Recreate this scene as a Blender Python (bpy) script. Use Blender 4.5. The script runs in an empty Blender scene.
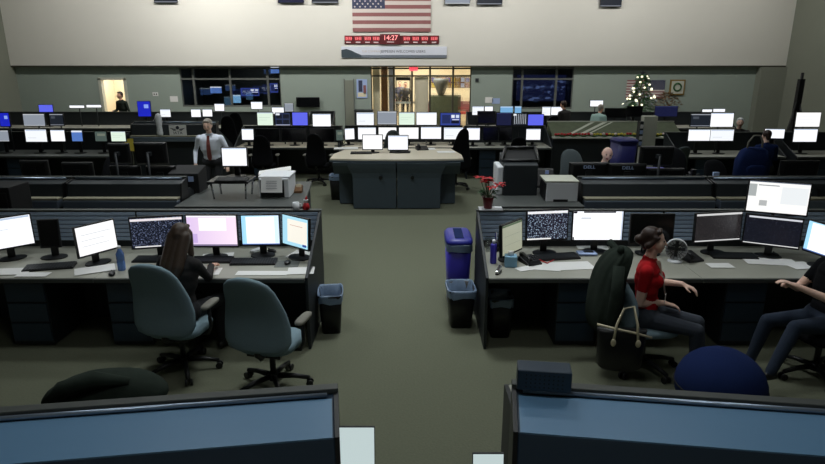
import bpy, bmesh, math, random
import numpy as np
from mathutils import Vector, Matrix, Euler
random.seed(7)
S = bpy.context.scene
C = S.collection
PI = math.pi
sc = S
S.view_settings.view_transform = 'Standard'
S.view_settings.look = 'None'
S.view_settings.gamma = 1
S.view_settings.exposure = 0
S.view_settings.use_curve_mapping = False
try:
    S.cycles.use_denoising = True
    S.cycles.use_light_tree = True
    S.cycles.max_bounces = 6
except Exception:
    pass

# ---------------- camera: 2.75 m up on the gallery, tilted 16 degrees down ----------------
H = 2.75; F = 600.0; T = math.radians(16)
cd = bpy.data.cameras.new('camera'); cam = bpy.data.objects.new('camera', cd); C.objects.link(cam)
cam.location = (0, 0, H); cam.rotation_euler = (PI/2 - T, 0, 0)
cd.sensor_width = 36; cd.lens = 36*F/825; cd.clip_end = 200
S.camera = cam

def ray(px, py):
    u = (px-412.5)/F; v = (232-py)/F
    return u, math.cos(T)+v*math.sin(T), -math.sin(T)+v*math.cos(T)
def W(px, py, z):                     # point of the horizontal plane z
    u, y, dz = ray(px, py); t = (z-H)/dz
    return (u*t, y*t)
def Wd(px, py, D):                    # point of the vertical plane y = D
    u, y, dz = ray(px, py); t = D/y
    return (u*t, H+dz*t)

# ---------------- materials ----------------
def lin(c):
    return tuple(((x/255)/12.92 if x/255 <= .04045 else ((x/255+.055)/1.055)**2.4) for x in c)
MATS = {}
def mat(name, rgb, rough=.6, metal=0, noise=0, nscale=20, emit=0, spec=None, alpha=None, trans=0, bump=0, coat=0):
    if name in MATS: return MATS[name]
    m = bpy.data.materials.new(name); m.use_nodes = True
    nt = m.node_tree; b = nt.nodes['Principled BSDF']
    col = (*lin(rgb), 1)
    b.inputs['Base Color'].default_value = col
    b.inputs['Roughness'].default_value = rough
    b.inputs['Metallic'].default_value = metal
    if spec is not None: b.inputs['Specular IOR Level'].default_value = spec
    if trans: b.inputs['Transmission Weight'].default_value = trans
    if coat: b.inputs['Coat Weight'].default_value = coat
    if alpha is not None: b.inputs['Alpha'].default_value = alpha
    if emit:
        b.inputs['Emission Color'].default_value = col
        b.inputs['Emission Strength'].default_value = emit
    if noise or bump:
        tc = nt.nodes.new('ShaderNodeTexCoord'); n = nt.nodes.new('ShaderNodeTexNoise')
        n.inputs['Scale'].default_value = nscale; n.inputs['Detail'].default_value = 6
        nt.links.new(tc.outputs['Object'], n.inputs['Vector'])
        if noise:
            mx = nt.nodes.new('ShaderNodeMix'); mx.data_type = 'RGBA'
            mx.inputs['A'].default_value = tuple(c*(1-noise) for c in col[:3])+(1,)
            mx.inputs['B'].default_value = tuple(min(1, c*(1+noise)) for c in col[:3])+(1,)
            nt.links.new(n.outputs['Fac'], mx.inputs['Factor'])
            nt.links.new(mx.outputs['Result'], b.inputs['Base Color'])
        if bump:
            bp = nt.nodes.new('ShaderNodeBump'); bp.inputs['Strength'].default_value = bump
            bp.inputs['Distance'].default_value = .004
            nt.links.new(n.outputs['Fac'], bp.inputs['Height']); nt.links.new(bp.outputs['Normal'], b.inputs['Normal'])
    MATS[name] = m
    return m

EM = 1.08
def screen_mat(name, base, rects=(), noise=None, strength=1.15, sample=True, grad=None):
    """lit display: rects = (x0,y0,x1,y1,rgb) in 0..1 of the screen, noise = (rgb, scale, threshold)"""
    if name in MATS: return MATS[name]
    m = bpy.data.materials.new(name); m.use_nodes = True
    nt = m.node_tree; N = nt.nodes; L = nt.links
    b = N['Principled BSDF']; b.inputs['Base Color'].default_value = (.01, .01, .012, 1); b.inputs['Roughness'].default_value = .25
    tc = N.new('ShaderNodeTexCoord'); sp = N.new('ShaderNodeSeparateXYZ'); L.new(tc.outputs['Generated'], sp.inputs[0])
    def mth(op, a, bb):
        n = N.new('ShaderNodeMath'); n.operation = op
        for i, v in enumerate((a, bb)):
            if isinstance(v, (int, float)): n.inputs[i].default_value = v
            else: L.new(v, n.inputs[i])
        return n.outputs[0]
    def mix(f, a, bb):
        n = N.new('ShaderNodeMix'); n.data_type = 'RGBA'
        if isinstance(f, (int, float)): n.inputs['Factor'].default_value = f
        else: L.new(f, n.inputs['Factor'])
        for k, v in (('A', a), ('B', bb)):
            if isinstance(v, tuple): n.inputs[k].default_value = (*lin(v), 1)
            else: L.new(v, n.inputs[k])
        return n.outputs['Result']
    X, Z = sp.outputs['X'], sp.outputs['Z']
    cur = base
    if grad: cur = mix(X, base, grad)
    if noise:
        nz = N.new('ShaderNodeTexNoise'); nz.inputs['Scale'].default_value = noise[1]; nz.inputs['Detail'].default_value = 3
        L.new(tc.outputs['Generated'], nz.inputs['Vector'])
        cur = mix(mth('GREATER_THAN', nz.outputs['Fac'], noise[2]), cur, noise[0])
    for x0, y0, x1, y1, c in rects:
        f = mth('MULTIPLY', mth('MULTIPLY', mth('GREATER_THAN', X, x0), mth('LESS_THAN', X, x1)),
                mth('MULTIPLY', mth('GREATER_THAN', Z, y0), mth('LESS_THAN', Z, y1)))
        cur = mix(f, cur, c)
    if isinstance(cur, tuple): b.inputs['Emission Color'].default_value = (*lin(cur), 1)
    else: L.new(cur, b.inputs['Emission Color'])
    b.inputs['Emission Strength'].default_value = strength*EM
    if not sample: m.cycles.emission_sampling = 'NONE'
    MATS[name] = m
    return m

K = dict(
    carpet=mat('carpet', (104, 107, 90), .97, noise=.16, nscale=55, bump=.5, spec=.15),
    upper=mat('upper_wall_paint', (214, 213, 205), .9, noise=.02, nscale=2),
    lower=mat('lower_wall_paint', (150, 162, 153), .9, noise=.04, nscale=2),
    side=mat('side_wall_paint', (128, 132, 120), .9, noise=.04, nscale=2),
    ceil=mat('ceiling_paint', (190, 190, 185), .95),
    trimd=mat('dark_bronze_frame', (70, 68, 58), .5, .3),
    mull=mat('grey_mullion', (105, 108, 104), .5, .2),
    black=mat('black_plastic', (17, 18, 20), .42),
    blackm=mat('black_matte', (12, 13, 15), .8),
    dgrey=mat('dark_grey_plastic', (40, 44, 48), .5),
    bluegrey=mat('blue_grey_laminate', (40, 58, 76), .38, noise=.05, nscale=6),
    darkpanel=mat('dark_panel', (30, 36, 40), .55, noise=.08, nscale=8),
    slate=mat('slate_laminate', (62, 74, 82), .5, noise=.04, nscale=8),
    top=mat('beige_worktop', (158, 158, 146), .5, noise=.05, nscale=14),
    topc=mat('cream_worktop', (205, 196, 175), .5, noise=.03, nscale=10),
    edge=mat('worktop_edge', (70, 74, 72), .5),
    alu=mat('brushed_aluminium', (150, 165, 185), .3, .75),
    slat=mat('slat_wall_metal', (176, 196, 222), .5, 0),
    beige=mat('beige_ledge', (150, 146, 125), .6),
    teal=mat('teal_fabric', (128, 150, 160), .95, noise=.1, nscale=120, bump=.3, spec=.1),
    chblack=mat('black_fabric', (20, 21, 24), .95, noise=.1, nscale=90, spec=.1),
    coverblue=mat('blue_cover_laminate', (100, 140, 175), .35),
    navyp=mat('navy_plastic', (26, 30, 96), .5),
    navy=mat('navy_fabric', (28, 42, 84), .95, noise=.12, nscale=60, spec=.1),
    greyfab=mat('grey_fabric', (84, 92, 94), .95, noise=.08, nscale=80, spec=.1),
    olive=mat('dark_olive_cloth', (44, 52, 46), .95, noise=.3, nscale=14, spec=.1, bump=.6),
    armpad=mat('grey_arm_pad', (120, 118, 108), .7),
    white=mat('white_plastic', (225, 228, 232), .5),
    paper=mat('paper', (232, 232, 230), .8),
    paperb=mat('pale_blue_paper', (165, 185, 225), .8),
    purple=mat('violet_blue_plastic', (70, 62, 190), .4),
    blue=mat('blue_plastic', (40, 45, 150), .4),
    liner=mat('bin_liner_film', (120, 140, 165), .25, noise=.25, nscale=30),
    chrome=mat('chrome', (200, 200, 205), .2, 1),
    red=mat('red_petal', (190, 25, 35), .6),
    potred=mat('red_foil', (110, 12, 22), .3, .2),
    green=mat('leaf_green', (48, 92, 50), .6),
    yellow=mat('yellow_petal', (200, 180, 60), .6),
    skin=mat('skin', (222, 170, 145), .55, noise=.04, nscale=20),
    skinp=mat('pale_skin', (245, 204, 184), .55),
    lips=mat('lips', (165, 85, 80), .5),
    hairb=mat('brown_hair', (52, 34, 26), .5, noise=.35, nscale=60),
    hairl=mat('light_brown_hair', (66, 52, 42), .5, noise=.35, nscale=60),
    hairg=mat('grey_hair', (150, 142, 132), .6, noise=.2, nscale=60),
    redshirt=mat('red_cotton', (184, 30, 36), .9, noise=.08, nscale=30, spec=.15),
    whiteshirt=mat('white_cotton', (232, 238, 252), .9, spec=.2),
    tealshirt=mat('pale_teal_cotton', (150, 180, 175), .9),
    darksweater=mat('dark_knit', (34, 32, 32), .95, noise=.15, nscale=80),
    jeans=mat('dark_denim', (34, 46, 64), .95, noise=.15, nscale=60),
    trouser=mat('grey_trousers', (58, 64, 74), .95, noise=.06, nscale=40),
    btrouser=mat('black_trousers', (20, 22, 26), .9),
    shoe=mat('black_leather', (15, 14, 14), .4),
    tie=mat('striped_tie', (110, 50, 45), .7, noise=.5, nscale=60),
    handle=mat('tan_leather', (205, 195, 165), .5),
    eye=mat('dark_eye', (20, 14, 10), .2),
    wood=mat('brown_wood', (110, 78, 50), .5, noise=.2, nscale=12),
    orange=mat('orange_print', (215, 130, 90), .7),
    cream=mat('cream_paint', (228, 218, 190), .8),
    creamd=mat('cream_door', (236, 224, 195), .6),
    lobbyfloor=mat('lobby_floor', (150, 135, 105), .3, noise=.1, nscale=4),
    greenbag=mat('green_canvas', (62, 84, 40), .9, noise=.15, nscale=30),
    box=mat('tissue_box_blue', (130, 175, 205), .6),
    flagred=mat('flag_red', (142, 94, 94), .9, noise=.06, nscale=6),
    flagwhite=mat('flag_white', (205, 196, 190), .9),
    flagblue=mat('flag_blue', (60, 66, 92), .9),
    clockbody=mat('dark_red_case', (92, 24, 30), .5),
    led=mat('red_led', (255, 150, 150), .5, emit=1.0),
    clockface=mat('red_display', (150, 30, 45), .4, emit=.25),
    plate=mat('pale_plate', (225, 205, 205), .6),
    exitm=mat('exit_sign_red', (255, 80, 95), .5, emit=1.3),
    banner=mat('banner_white', (215, 220, 232), .7),
    bannerg=mat('banner_grey', (110, 118, 130), .7),
    ink=mat('grey_ink', (110, 112, 125), .8),
    inkd=mat('dark_ink', (40, 45, 60), .8),
    glass=mat('window_glass', (200, 215, 220), .03, trans=1.0, alpha=.18),
    warm=mat('warm_lamp', (255, 235, 200), .5, emit=3.0),
    lampw=mat('ceiling_diffuser', (255, 250, 240), .5, emit=2.0),
    gold=mat('gold_frame', (150, 125, 70), .45, .5),
    ivory=mat('ivory_post', (190, 192, 178), .7),
    bauble=mat('tree_light', (255, 250, 215), .3, emit=1.4),
    baublew=mat('silver_bauble', (200, 210, 220), .2, .6),
    teald=mat('muted_green_board', (84, 92, 70), .8, noise=.3, nscale=8),
)
M_ = screen_mat
SCR = dict(
    plain=M_('screen_plain', (205, 222, 222), strength=.8),
    white=M_('screen_white', (238, 240, 244), [(.02, .93, .98, .99, (170, 185, 205)), (.08, .6, .5, .62, (190, 196, 204))], strength=1.15),
    whitefar=M_('screen_white_far', (228, 232, 236), [(.02, .9, .98, .98, (170, 185, 205)), (.1, .3, .5, .33, (180, 185, 190))], strength=1.12),
    doc=M_('screen_document', (240, 240, 240), [(.1, .7, .9, .715, (175, 182, 190)), (.1, .5, .7, .515, (180, 186, 192)), (.1, .3, .8, .315, (180, 186, 192))], strength=1.12),
    notepad=M_('screen_notepad', (245, 247, 250), [(0, 0, .03, .1, (10, 12, 20)), (0, .93, .07, 1, (15, 15, 25)), (.2, .95, .85, 1, (30, 32, 40)), (.15, .74, .36, .79, (175, 180, 188)), (.97, 0, 1, 1, (180, 190, 205))], strength=1.25),
    pink=M_('screen_lilac', (214, 190, 226), [(.24, .5, .8, .93, (246, 240, 238)), (0, 0, 1, .05, (120, 110, 140)), (.02, .1, .2, .4, (190, 165, 215)), (0, .95, 1, 1, (235, 235, 240))], grad=(240, 220, 236), strength=1.1),
    sky=M_('screen_pale_blue', (150, 205, 235), [(.12, .04, .88, .96, (243, 245, 246)), (0, 0, 1, .03, (60, 80, 140))], grad=(205, 225, 245), strength=1.2),
    web=M_('screen_web', (165, 215, 235), [(.2, .12, .98, .9, (238, 234, 222)), (.3, .7, .8, .715, (190, 130, 110)), (.8, .05, .95, .13, (40, 70, 150))], strength=1.05),
    map=M_('screen_night_map', (16, 22, 38), [(0, .9, 1, .985, (238, 238, 240)), (0, 0, .6, .05, (235, 235, 235))], noise=((150, 165, 185), 24, .57), strength=.95),
    mapw=M_('screen_night_map_white_corner', (16, 20, 34), [(0, .89, 1, .97, (240, 232, 236)), (.05, 0, .55, .04, (235, 235, 235)), (.82, .1, 1, .48, (240, 240, 245))], noise=((120, 130, 160), 30, .58), strength=.9),
    mapb=M_('screen_dim_map', (34, 32, 34), [(0, .93, 1, 1, (225, 225, 225)), (0, 0, 1, .04, (225, 225, 225))], noise=((90, 84, 84), 40, .6), strength=.8),
    mapc=M_('screen_black_map', (18, 20, 30), [(.05, .92, 1, .98, (215, 218, 225)), (0, 0, 1, .03, (225, 225, 225))], noise=((48, 52, 66), 30, .62), strength=.9),
    report=M_('screen_report', (238, 238, 236), [(0, .5, .13, .9, (160, 165, 165)), (.15, .86, .5, .89, (120, 125, 130)), (.55, .3, .98, .85, (222, 226, 228)), (.2, .2, .33, .38, (170, 172, 172)), (0, .97, 1, 1, (60, 70, 90))], strength=1.1),
    olivescr=M_('screen_dim_olive', (196, 200, 176), [(.1, .3, .9, .31, (150, 160, 150)), (.1, .6, .9, .61, (150, 160, 150)), (0, .93, 1, 1, (90, 110, 80))], strength=.6),
    blue=M_('screen_blue', (92, 100, 228), strength=1.0),
    bluedeep=M_('screen_deep_blue', (30, 40, 190), [(.5, .55, .85, .8, (140, 165, 240))], strength=.9),
    bluedark=M_('screen_dark_blue', (26, 30, 66), [(0, .96, 1, 1, (70, 80, 130))], strength=.7),
    windows=M_('screen_windows', (40, 52, 84), [(.05, .55, .45, .9, (18, 22, 34)), (.52, .55, .95, .9, (18, 22, 34)), (.05, .1, .45, .45, (18, 22, 34)), (.52, .1, .95, .45, (18, 22, 34)), (.03, .82, .3, .98, (220, 225, 235)), (0, 0, 1, .05, (190, 195, 215))], strength=.95),
    windowsb=M_('screen_blue_windows', (50, 66, 140), [(.08, .15, .5, .85, (34, 44, 90)), (.55, .6, .72, .85, (225, 230, 240)), (.78, .6, .95, .85, (205, 215, 235)), (.55, .15, .95, .4, (16, 20, 40)), (.6, .42, .95, .5, (200, 205, 230))], strength=.95),
    stripes=M_('screen_columns', (22, 26, 34), [(.12+.13*i, .1, .15+.13*i, .95, (205, 210, 220)) for i in range(7)]+[(.05, .82, .25, .98, (235, 240, 245))], strength=.9),
    skyblue=M_('screen_sky_blue', (120, 175, 220), [(0, .85, 1, 1, (180, 210, 235))], strength=.9),
    greenw=M_('screen_pale_green', (214, 232, 214), [(.1, .6, .8, .62, (170, 190, 175)), (.1, .4, .6, .42, (170, 190, 175)), (0, .93, 1, 1, (190, 205, 215))], strength=1.05),
    greyscr=M_('screen_grey', (150, 158, 170), [(0, .93, 1, 1, (210, 215, 220)), (0, 0, 1, .05, (200, 205, 210))], strength=.8),
    greygreen=M_('screen_grey_green', (92, 108, 102), [(.2, .55, .9, .8, (135, 145, 130))], strength=.6),
    bluetop=M_('screen_blue_white_header', (84, 120, 190), [(0, .84, 1, 1, (225, 232, 242))], strength=.95),
    darkwin=M_('screen_charcoal', (36, 42, 52), [(0, .92, 1, 1, (170, 175, 185)), (0, 0, 1, .06, (150, 155, 165)), (.1, .6, .4, .8, (80, 86, 96))], strength=.7),
    off=mat('screen_off', (14, 15, 18), .15),
    world=M_('screen_world_map', (20, 26, 58), noise=((90, 110, 160), 5, .6), strength=.5, sample=False),
)

# ---------------- mesh collector ----------------
class MB:
    def __init__(s): s.v = []; s.f = []; s.m = []; s.sm = []
    def add(s, vs, fs, mi=0, smooth=False):
        o = len(s.v); s.v += [tuple(v) for v in vs]
        for f in fs: s.f.append([i+o for i in f]); s.m.append(mi); s.sm.append(smooth)
        return s
    def box(s, c, d, mi=0, rot=None, taper=1.0):
        x, y, z = d[0]/2, d[1]/2, d[2]/2
        P = [Vector((sx*x*(taper if sz < 0 else 1), sy*y*(taper if sz < 0 else 1), sz*z)) for sz in (-1, 1) for sy in (-1, 1) for sx in (-1, 1)]
        if rot: R = Euler(rot).to_matrix(); P = [R @ p for p in P]
        P = [p+Vector(c) for p in P]
        return s.add(P, [(0, 2, 3, 1), (4, 5, 7, 6), (0, 1, 5, 4), (2, 6, 7, 3), (1, 3, 7, 5), (0, 4, 6, 2)], mi)
    def b2(s, x0, x1, y0, y1, z0, z1, mi=0): return s.box(((x0+x1)/2, (y0+y1)/2, (z0+z1)/2), (abs(x1-x0), abs(y1-y0), abs(z1-z0)), mi)
    def prism(s, prof, x0, x1, mi=0):      # profile in (y,z), extruded along x
        n = len(prof)
        P = [(x0, y, z) for y, z in prof]+[(x1, y, z) for y, z in prof]
        F_ = [tuple(range(n)), tuple(range(2*n-1, n-1, -1))]+[(i, i+n, (i+1) % n+n, (i+1) % n) for i in range(n)]
        return s.add(P, F_, mi)
    def slab(s, poly, z0, z1, mi=0):       # outline in (x,y)
        n = len(poly)
        P = [(x, y, z0) for x, y in poly]+[(x, y, z1) for x, y in poly]
        F_ = [tuple(range(n-1, -1, -1)), tuple(range(n, 2*n))]+[(i, (i+1) % n, (i+1) % n+n, i+n) for i in range(n)]
        return s.add(P, F_, mi)
    def cyl(s, a, b, ra, rb=None, n=12, mi=0, smooth=True):
        rb = ra if rb is None else rb
        a, b = Vector(a), Vector(b); d = (b-a).normalized()
        u = d.orthogonal().normalized(); w = d.cross(u)
        P = [a+(u*math.cos(2*PI*i/n)+w*math.sin(2*PI*i/n))*ra for i in range(n)]+[b+(u*math.cos(2*PI*i/n)+w*math.sin(2*PI*i/n))*rb for i in range(n)]
        s.add(P, [(i, (i+1) % n, (i+1) % n+n, i+n) for i in range(n)], mi, smooth)
        o = len(s.v)-2*n
        s.f += [[o+i for i in range(n-1, -1, -1)], [o+n+i for i in range(n)]]; s.m += [mi, mi]; s.sm += [False, False]
        return s
    def tube(s, pts, r, n=8, mi=0):
        pts = [Vector(p) for p in pts]; rings = []
        up = Vector((0, 0, 1)); prev = None
        for i, p in enumerate(pts):
            d = (pts[min(i+1, len(pts)-1)]-pts[max(i-1, 0)]).normalized()
            u = (prev - d*prev.dot(d)) if prev is not None else d.orthogonal()
            if u.length < 1e-5: u = d.orthogonal()
            u.normalize(); prev = u; w = d.cross(u)
            rr = r[i] if isinstance(r, (list, tuple)) else r
            rings.append([p+(u*math.cos(2*PI*k/n)+w*math.sin(2*PI*k/n))*rr for k in range(n)])
        return s.loft(rings, mi)
    def loft(s, rings, mi=0, cap=True, smooth=True):
        n = len(rings[0]); P = [p for r in rings for p in r]; F_ = []
        for j in range(len(rings)-1):
            for k in range(n):
                F_.append((j*n+k, j*n+(k+1) % n, (j+1)*n+(k+1) % n, (j+1)*n+k))
        if cap: F_ += [tuple(range(n-1, -1, -1)), tuple(range((len(rings)-1)*n, len(rings)*n))]
        return s.add(P, F_, mi, smooth)
    def lathe(s, prof, c=(0, 0, 0), n=20, mi=0, cap=True):   # profile (r,z)
        return s.loft([[(c[0]+r*math.cos(2*PI*k/n), c[1]+r*math.sin(2*PI*k/n), c[2]+z) for k in range(n)] for r, z in prof], mi, cap)
    def ell(s, c, r, n=14, m=9, mi=0, rot=None):
        R = Euler(rot).to_matrix() if rot else None
        rings = []
        for j in range(m+1):
            t = -PI/2+PI*j/m; cr = max(math.cos(t), .02)
            ring = [Vector((r[0]*cr*math.cos(2*PI*k/n), r[1]*cr*math.sin(2*PI*k/n), r[2]*math.sin(t))) for k in range(n)]
            if R: ring = [R @ p for p in ring]
            rings.append([p+Vector(c) for p in ring])
        return s.loft(rings, mi)
    def build(s, name, mats, parent=None, bevel=0, loc=None, subsurf=0):
        me = bpy.data.meshes.new(name); me.from_pydata(s.v, [], s.f)
        if not isinstance(mats, (list, tuple)): mats = [mats]
        for m in mats: me.materials.append(K[m] if isinstance(m, str) else m)
        me.polygons.foreach_set('material_index', s.m); me.polygons.foreach_set('use_smooth', s.sm)
        bm = bmesh.new(); bm.from_mesh(me); bmesh.ops.recalc_face_normals(bm, faces=bm.faces); bm.to_mesh(me); bm.free()
        o = bpy.data.objects.new(name, me); C.objects.link(o)
        if parent: o.parent = parent
        if loc: o.location = loc
        if bevel:
            md = o.modifiers.new('bevel', 'BEVEL'); md.width = bevel; md.segments = 2; md.limit_method = 'ANGLE'; md.angle_limit = .7
        if subsurf:
            md = o.modifiers.new('sub', 'SUBSURF'); md.levels = subsurf; md.render_levels = subsurf
        return o
def thing(name, label, cat, loc=(0, 0, 0), rz=0, group=None):
    o = bpy.data.objects.new(name, None); C.objects.link(o); o.empty_display_size = .1
    o.location = loc; o.rotation_euler = (0, 0, rz); o['label'] = label; o['category'] = cat
    if group: o['group'] = group
    return o
def tag(o, label, cat, group=None):
    o['label'] = label; o['category'] = cat
    if group: o['group'] = group
    return o
def struct(name, mb, m, bevel=0, parent=None):
    o = mb.build(name, m, parent, bevel)
    if not parent: o['kind'] = 'structure'
    return o
def text(name, s, size, m, parent, loc, rot=(PI/2, 0, 0), ext=.002, sx=1):
    cu = bpy.data.curves.new(name, 'FONT'); cu.body = s; cu.size = size; cu.extrude = ext; cu.align_x = 'CENTER'; cu.align_y = 'CENTER'
    t = bpy.data.objects.new(name, cu); C.objects.link(t)
    bpy.context.view_layer.update()
    me = bpy.data.meshes.new_from_object(t.evaluated_get(bpy.context.evaluated_depsgraph_get()))
    bpy.data.objects.remove(t)
    o = bpy.data.objects.new(name, me); C.objects.link(o); me.materials.clear(); me.materials.append(K[m])
    o.parent = parent; o.location = loc; o.rotation_euler = rot; o.scale = (sx, 1, 1)
    return o
def copy_tree(o, parent=None):
    c = o.copy(); C.objects.link(c)
    if parent: c.parent = parent
    for ch in list(o.children): copy_tree(ch, c)
    return c
# ================= builders =================
def monitor(label, loc, rz, w, h, zb, content, group=None, stand='foot', logo=None, tilt=.06, port=None):
    """display; loc is the desk point under it, zb the height of its lower edge over the desk, front faces local -y"""
    t = thing('monitor', label, 'monitor', loc, rz, group)
    b = .014
    R = Matrix.Rotation(-tilt, 4, 'X')
    hs = MB()
    # shell: rim + bulged back
    def P(x, y, z): return R @ Vector((x, y, z-h/2)) + Vector((0, 0, zb+h/2))
    x = w/2
    rings = []
    for (y, k) in ((-.008, 1), (.018, 1), (.034, .94), (.046, .8)):
        rings.append([P(-x*k, y, h/2-h/2*k), P(x*k, y, h/2-h/2*k), P(x*k, y, h/2+h/2*k), P(-x*k, y, h/2+h/2*k)])
    hs.loft(rings, 0, True, False)
    hs.build('housing', 'black', t, bevel=.003)
    sb = MB(); sb.box((0, 0, 0), (w-2*b, .003, h-2*b-.004))
    so = sb.build('screen', SCR[content], t); so.location = R @ Vector((0, -.0095, .003)) + Vector((0, 0, zb+h/2)); so.rotation_euler = (-tilt, 0, 0)
    if stand == 'foot':
        n = MB(); n.box((0, .068, (zb+h*.55)/2+.006), (.07, .022, zb+h*.5)); n.box((0, .055, zb+h*.5), (.09, .03, .08)); n.build('stand_neck', 'black', t, bevel=.003)
        f = MB(); f.slab([(.13*math.cos(a)*1.0, .03+.1*math.sin(a)) for a in [2*PI*k/16 for k in range(16)]], 0, .014); f.build('stand_base', 'black', t, bevel=.003)
    elif stand == 'pole':
        n = MB(); n.cyl((.0, .13, .0), (.0, .13, zb+h*.55), .016); n.box((0, .085, zb+h*.5), (.05, .09, .05)); n.build('mounting_pole', 'dgrey', t)
    elif stand == 'wall':
        n = MB(); n.box((0, .07, zb+h*.5), (.2, .07, .16)); n.build('wall_bracket', 'dgrey', t)
    if logo:
        text('logo', logo, .06, 'paperb', t, Vector((0, .06, zb+h*.8)), (PI/2, 0, PI), sx=1.2)
    return t

def monp(pl, pr, yl, yr, zb, h, content, label, zd=.75, **k):
    """lower edge spans two pixels at height zd+zb"""
    a = Vector(W(pl, yl, zd+zb)); b = Vector(W(pr, yr, zd+zb)); c = (a+b)/2; d = b-a
    return monitor(label, (c.x, c.y, zd), math.atan2(d.y, d.x), d.length, h, zb, content, **k)

def mond(x0, x1, yt, yb, D, content, label, rz=0, zd=.75, back=False, **k):
    xa, zt = Wd(x0, yt, D); xb, z0 = Wd(x1, yb, D)
    w = (xb-xa)/max(.5, math.cos(rz)); h = zt-z0
    return monitor(label, ((xa+xb)/2, D, zd), rz+(PI if back else 0), w, h, z0-zd, content, **k)

def keyboard(label, x, y, z, rz=0, w=.45):
    t = thing('keyboard', label, 'keyboard', (x, y, z), rz)
    b = MB(); b.prism([(-.08, 0), (.08, 0), (.08, .028), (-.08, .016)], -w/2, w/2); b.build('keyboard_base', 'black', t, bevel=.003)
    k = MB()
    for r in range(5):
        for c in range(17):
            k.box((-w/2+.022+c*(w-.044)/16, -.058+r*.029, .021+r*.0022), (.02, .022, .008))
    k.build('keys', 'dgrey', t)
    return t
def mouse(label, x, y, z, rz=0):
    t = thing('mouse', label, 'computer mouse', (x, y, z), rz)
    MB().ell((0, 0, .014), (.032, .056, .02)).build('mouse_body', 'black', t)
    MB().box((0, .035, .034), (.008, .016, .008)).build('scroll_wheel', 'dgrey', t)
    return t
def flat(name, label, cat, x, y, z, w, d, rz, m='paper', th=.003, group=None):
    o = MB().box((0, 0, th/2), (w, d, th)).build(name, m, None, loc=(x, y, z)); o.rotation_euler = (0, 0, rz)
    return tag(o, label, cat, group)

def console(label, x, y, w, d, rz=0, zt=.75, part=1.15, hood=0, ends=(True, True), topm='top', pedx=None, group=None, hoodh=1.3, slat=True, capd=.15):
    """operator stands at local y<0; front edge at y=0; screen wall at y=d"""
    t = thing('control_console', label, 'desk', (x, y, 0), rz, group)
    x0, x1 = -w/2, w/2; xa = x0+(.03 if ends[0] else .001); xb = x1-(.03 if ends[1] else .001)
    o = MB(); o.b2(xa, xb, 0, d, zt-.035, zt); o.build('worktop', topm, t, bevel=.004)
    o = MB(); o.b2(xa, xb, -.022, -.001, zt-.045, zt-.002); o.build('front_edging', 'edge', t, bevel=.006)
    o = MB(); o.b2(xa, xb, d*.72, d*.72+.02, .02, zt-.037); o.build('modesty_panel', 'darkpanel', t)
    if ends[0]: MB().prism([(0, 0), (d, 0), (d, part), (d-.08, part), (0, zt+.0)], x0, x0+.028).build('end_panel', 'darkpanel', t, bevel=.004)
    if ends[1]: MB().prism([(0, 0), (d, 0), (d, part), (d-.08, part), (0, zt+.0)], x1-.028, x1).build('end_panel', 'darkpanel', t, bevel=.004)
    if pedx is None: pedx = [x0+w*.25]
    for px in pedx:
        MB().b2(px-.2, px+.2, .08, d*.7, .02, zt-.04).build('drawer_pedestal', 'darkpanel', t, bevel=.004)
        for k in range(3):
            MB().b2(px-.19, px+.19, .062, .079, .06+.21*k, .25+.21*k).build('drawer', 'bluegrey', t, bevel=.003)
    if not hood:
        MB().b2(xa, xb, d+.001, d+.05, .02, part).build('rear_screen', 'darkpanel', t)
        MB().b2(x0, x1, d-.012, d+.062, part, part+.018).build('screen_cap', 'edge', t, bevel=.004)
        if slat:
            s = MB()
            n = 7
            for k in range(n):
                zz = zt+.07+k*(part-zt-.07)/n
                s.prism([(d-.001, zz), (d-.014, zz+.006), (d-.014, zz+.034), (d-.001, zz+.042)], xa+.01, xb-.01)
            s.build('slat_wall', 'slat', t)
    else:
        hh = hoodh
        MB().prism([(d+.001, zt-.2), (d+.001, hh-.01), (d+capd+.04, hh-.05), (d+capd+.09, 1.09), (d+capd+.09, .12), (d+.001, .12)], x0+.02, x1-.02).build('rear_hood', 'bluegrey' if hood == 2 else 'slate' if hood == 3 else 'darkpanel', t, bevel=.006)
        MB().b2(x0, x1, d-.02, d+.03, hh-.01, hh+.015).build('top_cap', 'edge', t, bevel=.003)
        o = MB(); o.cyl((x0+.05, d+.045, hh-.005), (x1-.05, d+.045, hh-.005), .011); o.build('top_rail', 'alu', t)
        if hood == 2:
            MB().add([(x0+.03, d+.06, hh-.016), (x1-.03, d+.06, hh-.016), (x1-.03, d+capd+.04, hh-.046), (x0+.03, d+capd+.04, hh-.046), (x0+.03, d+.06, hh-.03), (x1-.03, d+.06, hh-.03), (x1-.03, d+capd+.04, hh-.06), (x0+.03, d+capd+.04, hh-.06)], [(0, 1, 2, 3), (7, 6, 5, 4), (0, 4, 5, 1), (2, 6, 7, 3)]).build('sloped_cover', 'coverblue', t)
        if hood == 1:
            MB().b2(x0+.02, x1-.02, d+capd+.08, d+capd+.2, 1.075, 1.1).build('rear_ledge', 'beige', t, bevel=.003)
            MB().b2(x0+.02, x1-.02, d+capd+.09, d+capd+.215, .97, 1.07).build('rear_rail', 'alu', t, bevel=.01)
        for k in range(1, int(w/2.0)+1):
            xx = x0+k*w/(int(w/2.0)+1)
            MB().b2(xx-.008, xx+.008, d+capd+.05, d+capd+.096, .15, 1.2).build('joint_strip', 'black', t)
        for xx, e in ((x0+.01, ends[0]), (x1-.01, ends[1])):
            if e: MB().prism([(d, .0), (d, hh), (d+capd+.05, hh-.04), (d+capd+.1, 1.03), (d+capd+.1, 0)], xx-.01, xx+.01).build('hood_end', 'black', t)
    return t

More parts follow.
